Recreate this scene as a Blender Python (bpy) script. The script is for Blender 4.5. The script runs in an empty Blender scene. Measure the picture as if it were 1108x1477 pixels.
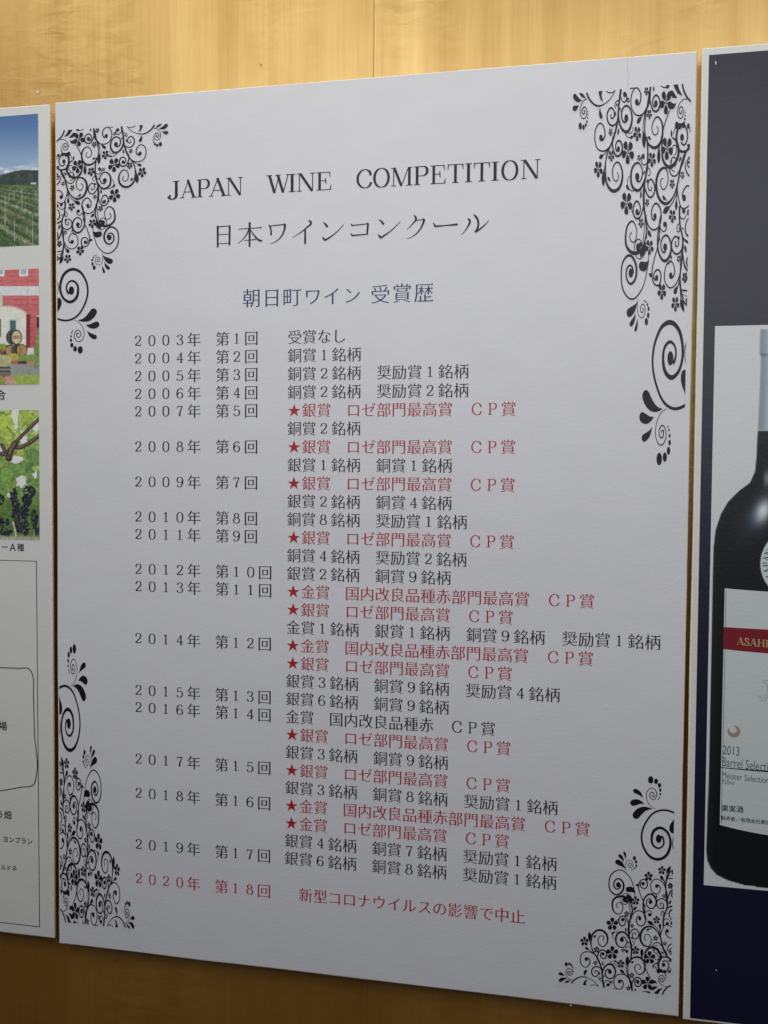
import bpy, math, random
import numpy as np
from mathutils import Matrix, Vector

random.seed(7)
rng = np.random.default_rng(11)
sc = bpy.context.scene
COL = sc.collection

# ------------------------------------------------------------------ camera
ZTOP = 1.80                      # height of the top edge of the middle board (m)
WB, AS = 0.9, 1.393              # width of the middle board, height / width
F = 1380.0
Rwc = Matrix(((0.97854252, 0.20590316, 0.00764313),
              (0.01505105, -0.03443544, -0.99929358),
              (-0.20549451, 0.9779663, -0.0367956)))
CPOS = Vector((0.7688858, -1.29162819, ZTOP - 0.5443875))
cam = bpy.data.cameras.new('camera')
camo = bpy.data.objects.new('camera', cam); COL.objects.link(camo)
cam.sensor_fit = 'VERTICAL'; cam.sensor_height = 36.0; cam.lens = 36.0 * F / 1477.0
cam.clip_start = 0.02; cam.clip_end = 50
m = Matrix((Rwc[0], -Rwc[1], -Rwc[2])).transposed().to_4x4(); m.translation = CPOS
camo.matrix_world = m
sc.camera = camo

# ------------------------------------------------------------------ light
w = bpy.data.worlds.new('World'); sc.world = w; w.use_nodes = True
bg = w.node_tree.nodes['Background']; bg.inputs[0].default_value = (0.68, 0.74, 1.0, 1); bg.inputs[1].default_value = 0.026

def area(name, loc, target, sx, sy, power, colr):
    l = bpy.data.lights.new(name, 'AREA'); l.shape = 'RECTANGLE'; l.size = sx; l.size_y = sy
    l.energy = power; l.color = colr
    o = bpy.data.objects.new(name, l); COL.objects.link(o)
    o.location = loc
    o.rotation_euler = (Vector(target) - Vector(loc)).to_track_quat('-Z', 'Y').to_euler()
    return o
area('window_light', (0.70, -1.55, ZTOP + 0.17), (0.70, 0, ZTOP + 0.07), 2.4, 1.2, 20.8, (1.0, 0.99, 0.985))
area('added_glare_light', (-1.35, -1.5, ZTOP + 1.22), (-0.6, 0, ZTOP + 0.25), 3.2, 0.60, 12.5, (1.0, 0.97, 0.90))  # added unseen light, placed for the glare on the upper veneer
area('ceiling_downlight', (0.5, -0.36, ZTOP + 1.7), (0.5, -0.10, ZTOP), 2.6, 0.12, 24, (1.0, 0.95, 0.82))

sc.view_settings.view_transform = 'Standard'
sc.view_settings.look = 'None'
sc.view_settings.gamma = 1
sc.view_settings.use_curve_mapping = False
sc.view_settings.exposure = 0.0

# ------------------------------------------------------------------ helpers
W, H = 1108, 1477
def homog(s, d):
    A = []
    for (x, y), (u, v) in zip(s, d):
        A.append([x, y, 1, 0, 0, 0, -u*x, -u*y, -u]); A.append([0, 0, 0, x, y, 1, -v*x, -v*y, -v])
    return np.linalg.svd(np.array(A, float))[2][-1].reshape(3, 3)
HB = homog([(0, 0), (WB, 0), (WB, -WB*AS), (0, -WB*AS)], [(79, 147.5), (1006, 73), (979, 1467), (85, 1361)])
HI = np.linalg.inv(HB)
def at(px, py):
    """point of the board plane (X, Z below the top edge) as measured on the photograph"""
    p = HI @ np.array([px, py, 1.0]); return p[0]/p[2], p[1]/p[2]
def atn(P):
    P = np.asarray(P, float); q = np.c_[P, np.ones(len(P))] @ HI.T
    return q[:, :2] / q[:, 2:3]
def fwd(X, Z):
    q = np.c_[X.ravel(), Z.ravel(), np.ones(X.size)] @ HB.T
    return (q[:, 0]/q[:, 2]).reshape(X.shape), (q[:, 1]/q[:, 2]).reshape(X.shape)

def lin(c):
    c = np.asarray(c, float) / 255.0
    return np.where(c <= 0.04045, c/12.92, ((c+0.055)/1.055)**2.4)

def link(name, me, mat=None, parent=None):
    if mat: me.materials.append(mat)
    o = bpy.data.objects.new(name, me); COL.objects.link(o)
    if parent is not None:
        o.parent = parent; o.matrix_parent_inverse = Matrix.Translation(-parent.location)
    return o
def empty(name, loc):
    o = bpy.data.objects.new(name, None); COL.objects.link(o); o.location = loc; o.empty_display_size = 0.05
    return o

class Flat:
    """flat print: polygons on the XZ plane of a board, each laid a hair in front of the last"""
    def __init__(s, y=-0.0003, step=2e-6): s.v = []; s.f = []; s.y = y; s.step = step; s.clip = None
    def add(s, pts, faces):
        b = len(s.v); y = s.y
        for x, z in pts:
            if s.clip: x = min(max(x, s.clip[0]), s.clip[2]); z = min(max(z, s.clip[1]), s.clip[3])
            s.v.append((x, y, z))
        s.f += [tuple(b+i for i in f) for f in faces]; s.y -= s.step
    def build(s, name, mat, parent):
        me = bpy.data.meshes.new(name)
        V = [(x, y, z + ZTOP) for x, y, z in s.v]
        F_ = []
        for f in s.f:
            P = [s.v[i] for i in f]; a = 0
            for i in range(len(P)):
                x0, _, z0 = P[i]; x1, _, z1 = P[(i+1) % len(P)]; a += x0*z1 - x1*z0
            if abs(a) < 1e-11: continue
            F_.append(f if a > 0 else f[::-1])        # faces look towards -Y
        me.from_pydata(V, [], F_); me.validate(); me.update()
        return link(name, me, mat, parent)

def spline(P, closed=False, n=6):
    """curve through the points that turns into an arc wherever the points lie on one"""
    P = np.asarray(P, float); N = len(P)
    if N == 2: return P.copy(), np.array([0., 1.])
    T = np.zeros_like(P)
    for i in range(N):
        if not closed and i in (0, N-1): continue
        a, b, c = P[i-1], P[i], P[(i+1) % N]
        u, v = b-a, c-b; lu, lv = np.hypot(*u)+1e-12, np.hypot(*v)+1e-12
        t = u/lu*lv + v/lv*lu; T[i] = t/(np.hypot(*t)+1e-12)
    if not closed:
        for i, j in ((0, 1), (N-1, N-2)):
            ch = (P[j]-P[i]); ch /= np.hypot(*ch)+1e-12
            s = 1 if i == 0 else -1
            t = T[j]*s; t = 2*ch*np.dot(ch, t)-t; T[i] = t*s
    out = []; par = []
    for i in range(N if closed else N-1):
        j = (i+1) % N; p0, p1 = P[i], P[j]; L = np.hypot(*(p1-p0))
        th = math.acos(max(-1, min(1, float(np.dot(T[i], T[j])))))
        mlen = L/max(0.3, math.cos(th/4)**2); m0, m1 = T[i]*mlen, T[j]*mlen
        for k in range(n):
            t = k/n
            out.append((2*t**3-3*t**2+1)*p0+(t**3-2*t**2+t)*m0+(-2*t**3+3*t**2)*p1+(t**3-t**2)*m1); par.append(i+t)
    if not closed: out.append(P[-1]); par.append(N-1)
    return np.array(out), np.array(par)

def ribbon(P, wd, closed=False, T=None, t=None, n=6):
    S, par = spline(P, closed, n)
    D = (np.roll(S, -1, 0)-np.roll(S, 1, 0)) if closed else np.gradient(S, axis=0)
    D /= np.hypot(D[:, 0], D[:, 1])[:, None]+1e-12
    if T is not None: wv = t+(T-t)*np.abs(D[:, 1])**1.3
    else:
        wd = np.atleast_1d(np.asarray(wd, float)); wv = np.interp(par/max(par.max(), 1e-9), np.linspace(0, 1, len(wd)), wd)
    Nn = np.c_[-D[:, 1], D[:, 0]]*wv[:, None]/2
    pts = np.concatenate([S+Nn, S-Nn]); k = len(S)
    fs = [(i, (i+1) % k, k+(i+1) % k, k+i) for i in range(k if closed else k-1)]
    return pts, fs
def disc(x, y, rx, ry=None, n=14, rot=0):
    ry = ry or rx; a = np.linspace(0, 2*np.pi, n, endpoint=False)
    cx, sy = rx*np.cos(a), ry*np.sin(a)
    return np.c_[x+cx*math.cos(rot)-sy*math.sin(rot), y+cx*math.sin(rot)+sy*math.cos(rot)], [tuple(range(n))]

# ------------------------------------------------------------------ materials
def mat(name, colr=(0.8, 0.8, 0.8), rough=0.5, spec=0.5, metal=0.0):
    mt = bpy.data.materials.new(name); mt.use_nodes = True
    b = mt.node_tree.nodes['Principled BSDF']
    b.inputs['Base Color'].default_value = (*colr, 1); b.inputs['Roughness'].default_value = rough
    b.inputs['Specular IOR Level'].default_value = spec; b.inputs['Metallic'].default_value = metal
    return mt
def nd(mt, typ, **kw):
    n = mt.node_tree.nodes.new(typ)
    for k, v in kw.items():
        if k.startswith('i_'): n.inputs[k[2:].replace('_', ' ')].default_value = v
        else: setattr(n, k, v)
    return n
def lk(mt, a, b): mt.node_tree.links.new(a, b)

def sheet_relief(mt, dents=(), strength=0.22):
    """fine leather-like emboss of the laminate, a slow waviness and a few air bubbles"""
    g = nd(mt, 'ShaderNodeNewGeometry'); b = mt.node_tree.nodes['Principled BSDF']
    mp = nd(mt, 'ShaderNodeMapping'); mp.inputs['Scale'].default_value = (1.0, 1.0, 1.35); lk(mt, g.outputs['Position'], mp.inputs['Vector'])
    n1 = nd(mt, 'ShaderNodeTexNoise', i_Scale=150.0, i_Detail=3.0, i_Roughness=0.6)
    n2 = nd(mt, 'ShaderNodeTexNoise', i_Scale=14.0, i_Detail=2.0)
    lk(mt, mp.outputs[0], n1.inputs['Vector']); lk(mt, mp.outputs[0], n2.inputs['Vector'])
    s1 = nd(mt, 'ShaderNodeMath', operation='MULTIPLY'); s1.inputs[1].default_value = 0.0010; lk(mt, n1.outputs['Fac'], s1.inputs[0])
    s2 = nd(mt, 'ShaderNodeMath', operation='MULTIPLY_ADD'); s2.inputs[1].default_value = 0.0022
    lk(mt, n2.outputs['Fac'], s2.inputs[0]); lk(mt, s1.outputs[0], s2.inputs[2])
    last = s2.outputs[0]
    for (px, py, r, h, sq) in dents:
        x, z = at(px, py)
        sub = nd(mt, 'ShaderNodeVectorMath', operation='SUBTRACT'); sub.inputs[1].default_value = (x, 0, z+ZTOP)
        mul = nd(mt, 'ShaderNodeVectorMath', operation='MULTIPLY'); mul.inputs[1].default_value = (1/r, 0, sq/r)
        ln = nd(mt, 'ShaderNodeVectorMath', operation='LENGTH')
        lk(mt, g.outputs['Position'], sub.inputs[0]); lk(mt, sub.outputs[0], mul.inputs[0]); lk(mt, mul.outputs[0], ln.inputs[0])
        sm = nd(mt, 'ShaderNodeMapRange', interpolation_type='SMOOTHERSTEP'); sm.inputs[3].default_value = h; sm.inputs[4].default_value = 0
        lk(mt, ln.outputs['Value'], sm.inputs[0])
        ad = nd(mt, 'ShaderNodeMath', operation='ADD'); lk(mt, last, ad.inputs[0]); lk(mt, sm.outputs[0], ad.inputs[1]); last = ad.outputs[0]
    bp = nd(mt, 'ShaderNodeBump', i_Strength=strength, i_Distance=1.0); lk(mt, last, bp.inputs['Height']); lk(mt, bp.outputs[0], b.inputs['Normal'])
    return n1, n2

def paper(name, colr, dents=(), rough=0.42, spec=0.34, strength=0.22):
    mt = mat(name, colr, rough, spec); n1, n2 = sheet_relief(mt, dents, strength)
    b = mt.node_tree.nodes['Principled BSDF']
    mx = nd(mt, 'ShaderNodeMix', data_type='RGBA', blend_type='MIX')
    mx.inputs['A'].default_value = (*[c*0.955 for c in colr], 1); mx.inputs['B'].default_value = (*[min(1, c*1.03) for c in colr], 1)
    lk(mt, n2.outputs['Fac'], mx.inputs['Factor']); lk(mt, mx.outputs['Result'], b.inputs['Base Color'])
    return mt
M = {}
M['white'] = paper('white_laminated_paper', (0.715, 0.728, 0.775), dents=[(919, 890, .0075, .0007, 1.6), (921, 901, .004, -.0005, 0.7), (876, 1020, .006, .0006, 1.2), (384, 551, .005, .0004, 1.2), (410, 616, .004, .0004, 1), (702, 520, .004, .0003, 1.0)])
M['white_left'] = paper('white_poster_paper', (0.72, 0.73, 0.72))
M['white_right'] = paper('white_margin_paper', (0.72, 0.73, 0.72), dents=[(1081, 523, .010, .0009, 2.2), (1081, 528, .007, -.0006, 2.0), (1042, 716, .010, .0009, 2.0), (1043, 721, .007, -.0006, 2.0)])
M['navy'] = paper('dark_navy_print', (0.0058, 0.0052, 0.027), rough=0.42, spec=0.50)
M['ink'] = paper('black_ink', (0.009, 0.0085, 0.012), rough=0.42, spec=0.30)
M['blue_ink'] = paper('dark_blue_ink', (0.008, 0.026, 0.13), rough=0.42, spec=0.30)
M['red_ink'] = paper('red_ink', (0.42, 0.018, 0.034), rough=0.42, spec=0.30)
M['green_ink'] = paper('dark_green_ink', (0.006, 0.028, 0.006), rough=0.42, spec=0.30)
M['gold_ink'] = paper('gold_ink', (0.50, 0.36, 0.17), rough=0.4)
M['brown_ink'] = paper('pale_brown_ink', (0.36, 0.27, 0.24), rough=0.4)
M['grey_ink'] = paper('grey_ink', (0.06, 0.065, 0.07), rough=0.42)
M['label'] = paper('pale_label_paper', (0.60, 0.66, 0.67))
M['label_red'] = paper('red_label_band', (0.20, 0.012, 0.022))
M['speck'] = mat('white_speck', (0.8, 0.8, 0.8), 0.5)

def core_mat():
    mt = mat('cream_foam_core', (0.80, 0.74, 0.60), 0.75, 0.3); b = mt.node_tree.nodes['Principled BSDF']
    g = nd(mt, 'ShaderNodeNewGeometry'); n = nd(mt, 'ShaderNodeTexNoise', i_Scale=400.0, i_Detail=3.0); lk(mt, g.outputs['Position'], n.inputs['Vector'])
    cr = nd(mt, 'ShaderNodeValToRGB'); cr.color_ramp.elements[0].position = .3; cr.color_ramp.elements[0].color = (.76, .69, .54, 1)
    cr.color_ramp.elements[1].position = .65; cr.color_ramp.elements[1].color = (.93, .89, .77, 1)
    lk(mt, n.outputs['Fac'], cr.inputs[0]); lk(mt, cr.outputs[0], b.inputs['Base Color'])
    bp = nd(mt, 'ShaderNodeBump', i_Strength=.5, i_Distance=.0006); lk(mt, n.outputs['Fac'], bp.inputs['Height']); lk(mt, bp.outputs[0], b.inputs['Normal'])
    return mt
M['core'] = core_mat()

def print_mat(name):
    mt = mat(name, rough=0.42, spec=.34); n1, n2 = sheet_relief(mt)
    a = nd(mt, 'ShaderNodeVertexColor', layer_name='print'); lk(mt, a.outputs['Color'], mt.node_tree.nodes['Principled BSDF'].inputs['Base Color'])
    return mt
M['print'] = print_mat('colour_photo_print')

def wood_mat():
    mt = mat('varnished_figured_veneer', rough=0.42); nt = mt.node_tree; b = nt.nodes['Principled BSDF']
    g = nd(mt, 'ShaderNodeNewGeometry'); oi = nd(mt, 'ShaderNodeObjectInfo')
    off = nd(mt, 'ShaderNodeVectorMath', operation='ADD'); lk(mt, g.outputs['Position'], off.inputs[0])
    sc3 = nd(mt, 'ShaderNodeVectorMath', operation='SCALE'); sc3.inputs['Scale'].default_value = 7.0
    cb = nd(mt, 'ShaderNodeCombineXYZ'); lk(mt, oi.outputs['Random'], cb.inputs[0]); lk(mt, oi.outputs['Random'], cb.inputs[2])
    lk(mt, cb.outputs[0], sc3.inputs[0]); lk(mt, sc3.outputs[0], off.inputs[1])
    def noise(sx, sz, detail=3, rough=.55, dist=0.0, scale=1.0):
        mp = nd(mt, 'ShaderNodeMapping'); mp.inputs['Scale'].default_value = (sx, 1, sz); lk(mt, off.outputs[0], mp.inputs['Vector'])
        n = nd(mt, 'ShaderNodeTexNoise', i_Scale=scale, i_Detail=detail, i_Roughness=rough, i_Distortion=dist); lk(mt, mp.outputs[0], n.inputs['Vector'])
        return n.outputs['Fac']
    bands = noise(16, 0.5, 2, .6)
    grain = noise(150, 3, 4, .6)
    fine = noise(700, 14, 2, .6)
    fig = noise(26, 70, 3, .55, .8)          # curly cross figure
    figm = noise(7, 3, 2, .5)
    blot = noise(7, 6, 3, .6, .6)
    def ma(op, a, b_, c=None):
        n = nd(mt, 'ShaderNodeMath', operation=op)
        for i, v in enumerate((a, b_, c)):
            if v is None: continue
            if isinstance(v, (int, float)): n.inputs[i].default_value = v
            else: lk(mt, v, n.inputs[i])
        return n.outputs[0]
    figmask = nd(mt, 'ShaderNodeMapRange'); figmask.inputs[1].default_value = .42; figmask.inputs[2].default_value = .66; lk(mt, figm, figmask.inputs[0])
    fg = ma('MULTIPLY', ma('SUBTRACT', fig, .5), figmask.outputs[0])
    v = ma('MULTIPLY', bands, .85)
    v = ma('MULTIPLY_ADD', grain, .30, v); v = ma('MULTIPLY_ADD', fine, .16, v); v = ma('MULTIPLY_ADD', fg, .75, v); v = ma('MULTIPLY_ADD', blot, .30, v)
    mr = nd(mt, 'ShaderNodeMapRange'); mr.inputs[1].default_value = .52; mr.inputs[2].default_value = 1.08; lk(mt, v, mr.inputs[0])
    cr = nd(mt, 'ShaderNodeValToRGB'); e = cr.color_ramp.elements
    e[0].position = 0; e[0].color = (.300, .105, .0035, 1); e[1].position = 1; e[1].color = (.46, .200, .010, 1)
    k = e.new(.5); k.color = (.385, .150, .0055, 1)
    lk(mt, mr.outputs[0], cr.inputs[0]); lk(mt, cr.outputs[0], b.inputs['Base Color'])
    b.inputs['Specular IOR Level'].default_value = .1
    gl = nd(mt, 'ShaderNodeBsdfAnisotropic')
    gc = nd(mt, 'ShaderNodeValToRGB'); q = gc.color_ramp.elements
    q[0].position = .1; q[0].color = (.68, .48, .18, 1); q[1].position = .9; q[1].color = (.93, .72, .33, 1)
    lk(mt, mr.outputs[0], gc.inputs[0]); lk(mt, gc.outputs[0], gl.inputs['Color'])
    rr = nd(mt, 'ShaderNodeMapRange'); rr.inputs[3].default_value = .42; rr.inputs[4].default_value = .36; lk(mt, mr.outputs[0], rr.inputs[0]); lk(mt, rr.outputs[0], gl.inputs['Roughness'])
    ms = nd(mt, 'ShaderNodeMixShader'); ms.inputs[0].default_value = .50; lk(mt, b.outputs[0], ms.inputs[1]); lk(mt, gl.outputs[0], ms.inputs[2])
    lk(mt, ms.outputs[0], nt.nodes['Material Output'].inputs['Surface'])
    hsum = ma('MULTIPLY_ADD', fg, .8, ma('MULTIPLY', grain, .35))
    bp = nd(mt, 'ShaderNodeBump', i_Strength=.5, i_Distance=.0016); lk(mt, hsum, bp.inputs['Height']); lk(mt, bp.outputs[0], b.inputs['Normal']); lk(mt, bp.outputs[0], gl.inputs['Normal'])
    return mt
M['wood'] = wood_mat()
M['dark'] = mat('dark_joint', (.03, .016, .006), .9, .2)

# ------------------------------------------------------------------ solid pieces
def box_mesh(name, x0, x1, y0, y1, z0, z1, bevel=0.0, nx=1, nz=1, wob=0.0, seed=0, corner=0.0):
    """slab; its outline can wander a little like a hand-cut edge"""
    r = np.random.default_rng(seed); ring = []
    def side(a, b, n, nrm):
        k = np.linspace(0, 1, n, endpoint=False); off = np.interp(k, np.linspace(0, 1, 9), np.r_[0, r.normal(0, wob, 7), 0]) + (r.normal(0, wob*.25, n) if wob else 0)
        off[0] = 0
        for t, o in zip(k, off): ring.append((a[0]+(b[0]-a[0])*t+nrm[0]*o, a[1]+(b[1]-a[1])*t+nrm[1]*o))
    c = corner
    side((x0, z0), (x1, z0), nx, (0, 1)); side((x1, z0), (x1, z1), nz, (1, 0)); side((x1, z1), (x0, z1), nx, (0, 1)); side((x0, z1), (x0, z0), nz, (1, 0))
    if c:
        for i, (x, z) in enumerate(ring):
            cx = min(max(x, x0+c), x1-c); cz = min(max(z, z0+c), z1-c)
    n = len(ring); b = bevel; cxm, czm = (x0+x1)/2, (z0+z1)/2; hx, hz = (x1-x0)/2, (z1-z0)/2
    layers = [(y1, 0), (y0+b, 0)] + ([(y0+b*.3, b*.3), (y0, b)] if b else [(y0, 0)])
    V = []
    for y, ins in layers[::1]:
        for x, z in ring: V.append((cxm+(x-cxm)*(1-ins/hx), y, czm+(z-czm)*(1-ins/hz)))
    Fc = []
    for L in range(len(layers)-1):
        for i in range(n):
            j = (i+1) % n; Fc.append((L*n+i, L*n+j, (L+1)*n+j, (L+1)*n+i))
    Fc.append(tuple(range((len(layers)-1)*n, len(layers)*n))); Fc.append(tuple(range(n))[::-1])
    me = bpy.data.meshes.new(name); me.from_pydata(V, [], Fc); me.update()
    return me

def rect(fl, x0, z0, x1, z1): fl.add([(x0, z0), (x1, z0), (x1, z1), (x0, z1)], [(0, 1, 2, 3)])
def strip(fl, p0, p1, wd):
    p0, p1 = np.array(p0, float), np.array(p1, float); d = (p1-p0)/np.hypot(*(p1-p0)); n_ = np.array([-d[1], d[0]])*wd/2
    fl.add([p0-n_, p1-n_, p1+n_, p0+n_], [(0, 1, 2, 3)])

# ------------------------------------------------------------------ wall
YW = 0.030
wall = empty('wall', (0.41, YW, 0.3)); wall['kind'] = 'structure'
xs1, _ = at(533.5, 60); xs2, _ = at(521.5, 1450); xs = (xs1+xs2)/2
edges = [xs-0.915*2, xs-0.915, xs, xs+0.915, xs+1.83]
for a, b in zip(edges[:-1], edges[1:]):
    me = box_mesh('wood_panel', a+.00015, b-.00015, YW, YW+.012, 0.30, 2.75, bevel=.0004)
    link('wood_panel', me, M['wood'], wall)
me = box_mesh('backing', edges[0], edges[-1], YW+.0125, YW+.03, 0.30, 2.75); link('backing', me, M['wood'], wall)

def thing(name, loc, label, cat, group=None):
    o = empty(name, loc); o['label'] = label; o['category'] = cat
    if group: o['group'] = group
    return o

# small leftovers on the wall
def small(name, px, py, label, cat, prims, y, colr, rough=.5, thick=.0012):
    """small solid bits: outlines in mm round the measured point, extruded off the veneer"""
    x, z = at(px, py); V = []; Fc = []
    for pts in prims:
        b = len(V); n = len(pts)
        for (dx, dz) in pts: V.append((x+dx/1000, y, z+ZTOP+dz/1000))
        for (dx, dz) in pts: V.append((x+dx*.85/1000, y-thick, z+ZTOP+dz*.85/1000))
        Fc.append(tuple(b+n+i for i in range(n)))
        for i in range(n): Fc.append((b+i, b+(i+1) % n, b+n+(i+1) % n, b+n+i))
    me = bpy.data.meshes.new(name); me.from_pydata(V, [], Fc); me.update()
    o = link(name, me, mat(name+'_material', colr, rough)); o['label'] = label; o['category'] = cat
    return o
small('paper_scrap', 39, 121, 'tiny torn white paper scrap stuck on the wood above the left board', 'paper scrap', [[(-3, -2), (1, -3), (3, -.5), (1.5, .5), (3, 2.5), (-1, 2), (-3.5, 1)]], YW, (.75, .68, .5))
small('wood_splinter', 365, 80, 'tiny pale splinter sticking to the wood above the middle board', 'splinter', [[(-2.5, 4), (-2, 4.2), (1.5, -2.5), (3, -4), (.8, -3.2)], [(.5, -1), (3.5, -.4), (3.4, 0), (.4, -.5)]], YW, (.62, .42, .16))

# ------------------------------------------------------------------ boards
def board(name, x0, x1, z0, z1, label, face, seed, y0=0.0, core=.0055):
    root = thing(name, ((x0+x1)/2, y0, ZTOP+z0), label, 'display board')
    c = box_mesh('foam_core', x0, x1, y0+.0001, y0+core, ZTOP+z0, ZTOP+z1, bevel=.0020, nx=60, nz=80, wob=.00025, seed=seed); link('foam_core', c, M['core'], root)
    f = box_mesh('face_sheet', x0+.0017, x1-.0017, y0, y0+.0005, ZTOP+z0+.0017, ZTOP+z1-.0017, bevel=.0001, nx=60, nz=80, wob=.00022, seed=seed+1); link('face_sheet', f, face, root)
    return root
mid = board('award_board', 0, WB, -WB*AS, 0, 'large white board listing wine competition awards by year, black floral corners', M['white'], 3)

lx1, _ = at(74.3, 700); lzt = at(73.5, 149.5)[1]; lzb = at(82.5, 1354.5)[1]
left = board('winery_board', lx1-.62, lx1, lzb, lzt, 'white board with vineyard, red winery and grape photographs, cut by the left picture edge', M['white_left'], 5)
rx0 = (at(1000.3, 735)[0]+at(986.5, 1440)[0]+at(1010.5, 120)[0])/3
rzt = at(1014, 69)[1]; rzb = at(986, 1471)[1]
right = board('wine_bottle_board', rx0, rx0+.62, rzb, rzt, 'dark navy board with a large red wine bottle picture, at the right picture edge', M['white_right'], 9)

# ------------------------------------------------------------------ lettering
GC = {}
def outline(ch):
    c = bpy.data.curves.new('g', 'FONT'); c.body = ch; o = bpy.data.objects.new('g', c); COL.objects.link(o)
    cu = o.to_curve(bpy.context.evaluated_depsgraph_get()); loops = []
    for s in cu.splines:
        bp = s.bezier_points; n = len(bp); L = []
        for i in range(n):
            a, b = bp[i], bp[(i+1) % n]
            p0, p1, p2, p3 = [np.array(q[:2]) for q in (a.co, a.handle_right, b.handle_left, b.co)]
            ch_ = p3-p0; d = np.hypot(*ch_)
            if d < 1e-6: continue
            dev = max(abs(ch_[0]*(q-p0)[1]-ch_[1]*(q-p0)[0])/d for q in (p1, p2))
            k = 1 if dev < .002 else (4 if d > .08 else 3)
            for j in range(k):
                t = j/k; L.append((1-t)**3*p0+3*t*(1-t)**2*p1+3*t*t*(1-t)*p2+t**3*p3)
        if len(L) > 2: loops.append(np.array(L))
    o.to_curve_clear(); bpy.data.objects.remove(o); bpy.data.curves.remove(c)
    return loops
def fill(loops):
    c = bpy.data.curves.new('g', 'CURVE'); c.dimensions = '2D'; c.fill_mode = 'BOTH'
    for L in loops:
        s = c.splines.new('POLY'); s.points.add(len(L)-1)
        s.points.foreach_set('co', np.c_[L, np.zeros(len(L)), np.ones(len(L))].ravel()); s.use_cyclic_u = True
    o = bpy.data.objects.new('g', c); COL.objects.link(o)
    me = o.to_mesh(); V = [(v.co.x, v.co.y) for v in me.vertices]; Fc = [tuple(p.vertices) for p in me.polygons]
    o.to_mesh_clear(); bpy.data.objects.remove(o); bpy.data.curves.remove(c)
    return V, Fc
def mincho(loops, kh, kv, uroko=1.0):
    """give the strokes brush contrast: thin horizontals, fuller verticals, a triangle at the right ends"""
    A = np.concatenate(loops); B = np.concatenate([np.roll(L, -1, 0) for L in loops]); E_ = B-A
    def hits(p, d):
        den = d[0]*E_[:, 1]-d[1]*E_[:, 0]; den = np.where(abs(den) < 1e-12, 1e-12, den); q = A-p
        t = (q[:, 0]*E_[:, 1]-q[:, 1]*E_[:, 0])/den; u = (q[:, 0]*d[1]-q[:, 1]*d[0])/den
        return t[(u >= 0) & (u < 1) & (t > 1e-5)]
    out = []; tri = []
    for L in loops:
        n = len(L); nx = np.roll(L, -1, 0); e = nx-L; ln = np.hypot(e[:, 0], e[:, 1])+1e-12
        nr = np.c_[-e[:, 1], e[:, 0]]/ln[:, None]; mid_ = (L+nx)/2; dd = np.zeros(n)
        inn = np.array([len(hits(mid_[i]+nr[i]*1e-4, nr[i])) % 2 == 1 for i in range(n)])
        s = 1 if inn.mean() > .5 else -1; nr *= s
        for i in range(n):
            h = hits(mid_[i]+nr[i]*1e-4, nr[i]); t = h.min() if len(h) else 9
            k = kv+(kh-kv)*nr[i, 1]**2
            dd[i] = t/2*(1-k) if t < .115 else 0
            if t >= .115 and ln[i] > .12: dd[i] = .02*(1-k)
        Q = L.copy()
        for i in range(n):
            a, b = (i-1) % n, i; n0, n1 = nr[a], nr[b]; d0, d1 = dd[a], dd[b]; det = n0[0]*n1[1]-n0[1]*n1[0]
            if abs(det) > .25:
                x = (d0*n1[1]-d1*n0[1])/det; y = (n0[0]*d1-n1[0]*d0)/det; v = np.array([x, y])
            else: v = (n0*d0+n1*d1)/2
            m_ = max(abs(d0), abs(d1))*2.2+1e-9; l_ = np.hypot(*v); v = v*min(1, m_/l_) if l_ > 0 else v
            Q[i] = L[i]+v
        out.append(Q)
        if uroko:
            for i in range(n):                       # vertex between an upward- and a rightward-facing edge
                a, b = (i-1) % n, i
                for up, rt in ((a, b), (b, a)):
                    if -nr[up, 1] > .97 and -nr[rt, 0] > .93 and ln[up] > .12:
                        far = L[up] if up == a else L[(up+1) % n]
                        if far[0] < L[i][0]:
                            x, y = Q[i]; u = .062*uroko
                            tri.append([(x-u*1.35, y-.004), (x+u*.25, y-.014), (x-u*.35, y+u*.72)])
    return out, tri
def glyph(ch, style):
    k = (ch, style)
    if k not in GC:
        L = outline(ch)
        if style == 'mincho' and ch != '★': L, tri = mincho(L, .62, 1.12)
        elif style == 'subtitle': L, tri = mincho(L, .60, .98)
        elif style == 'bold': L, tri = mincho(L, 1.35, 1.35, 0)
        else: tri = []
        GC[k] = (*fill(L), tri)
    return GC[k]

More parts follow.
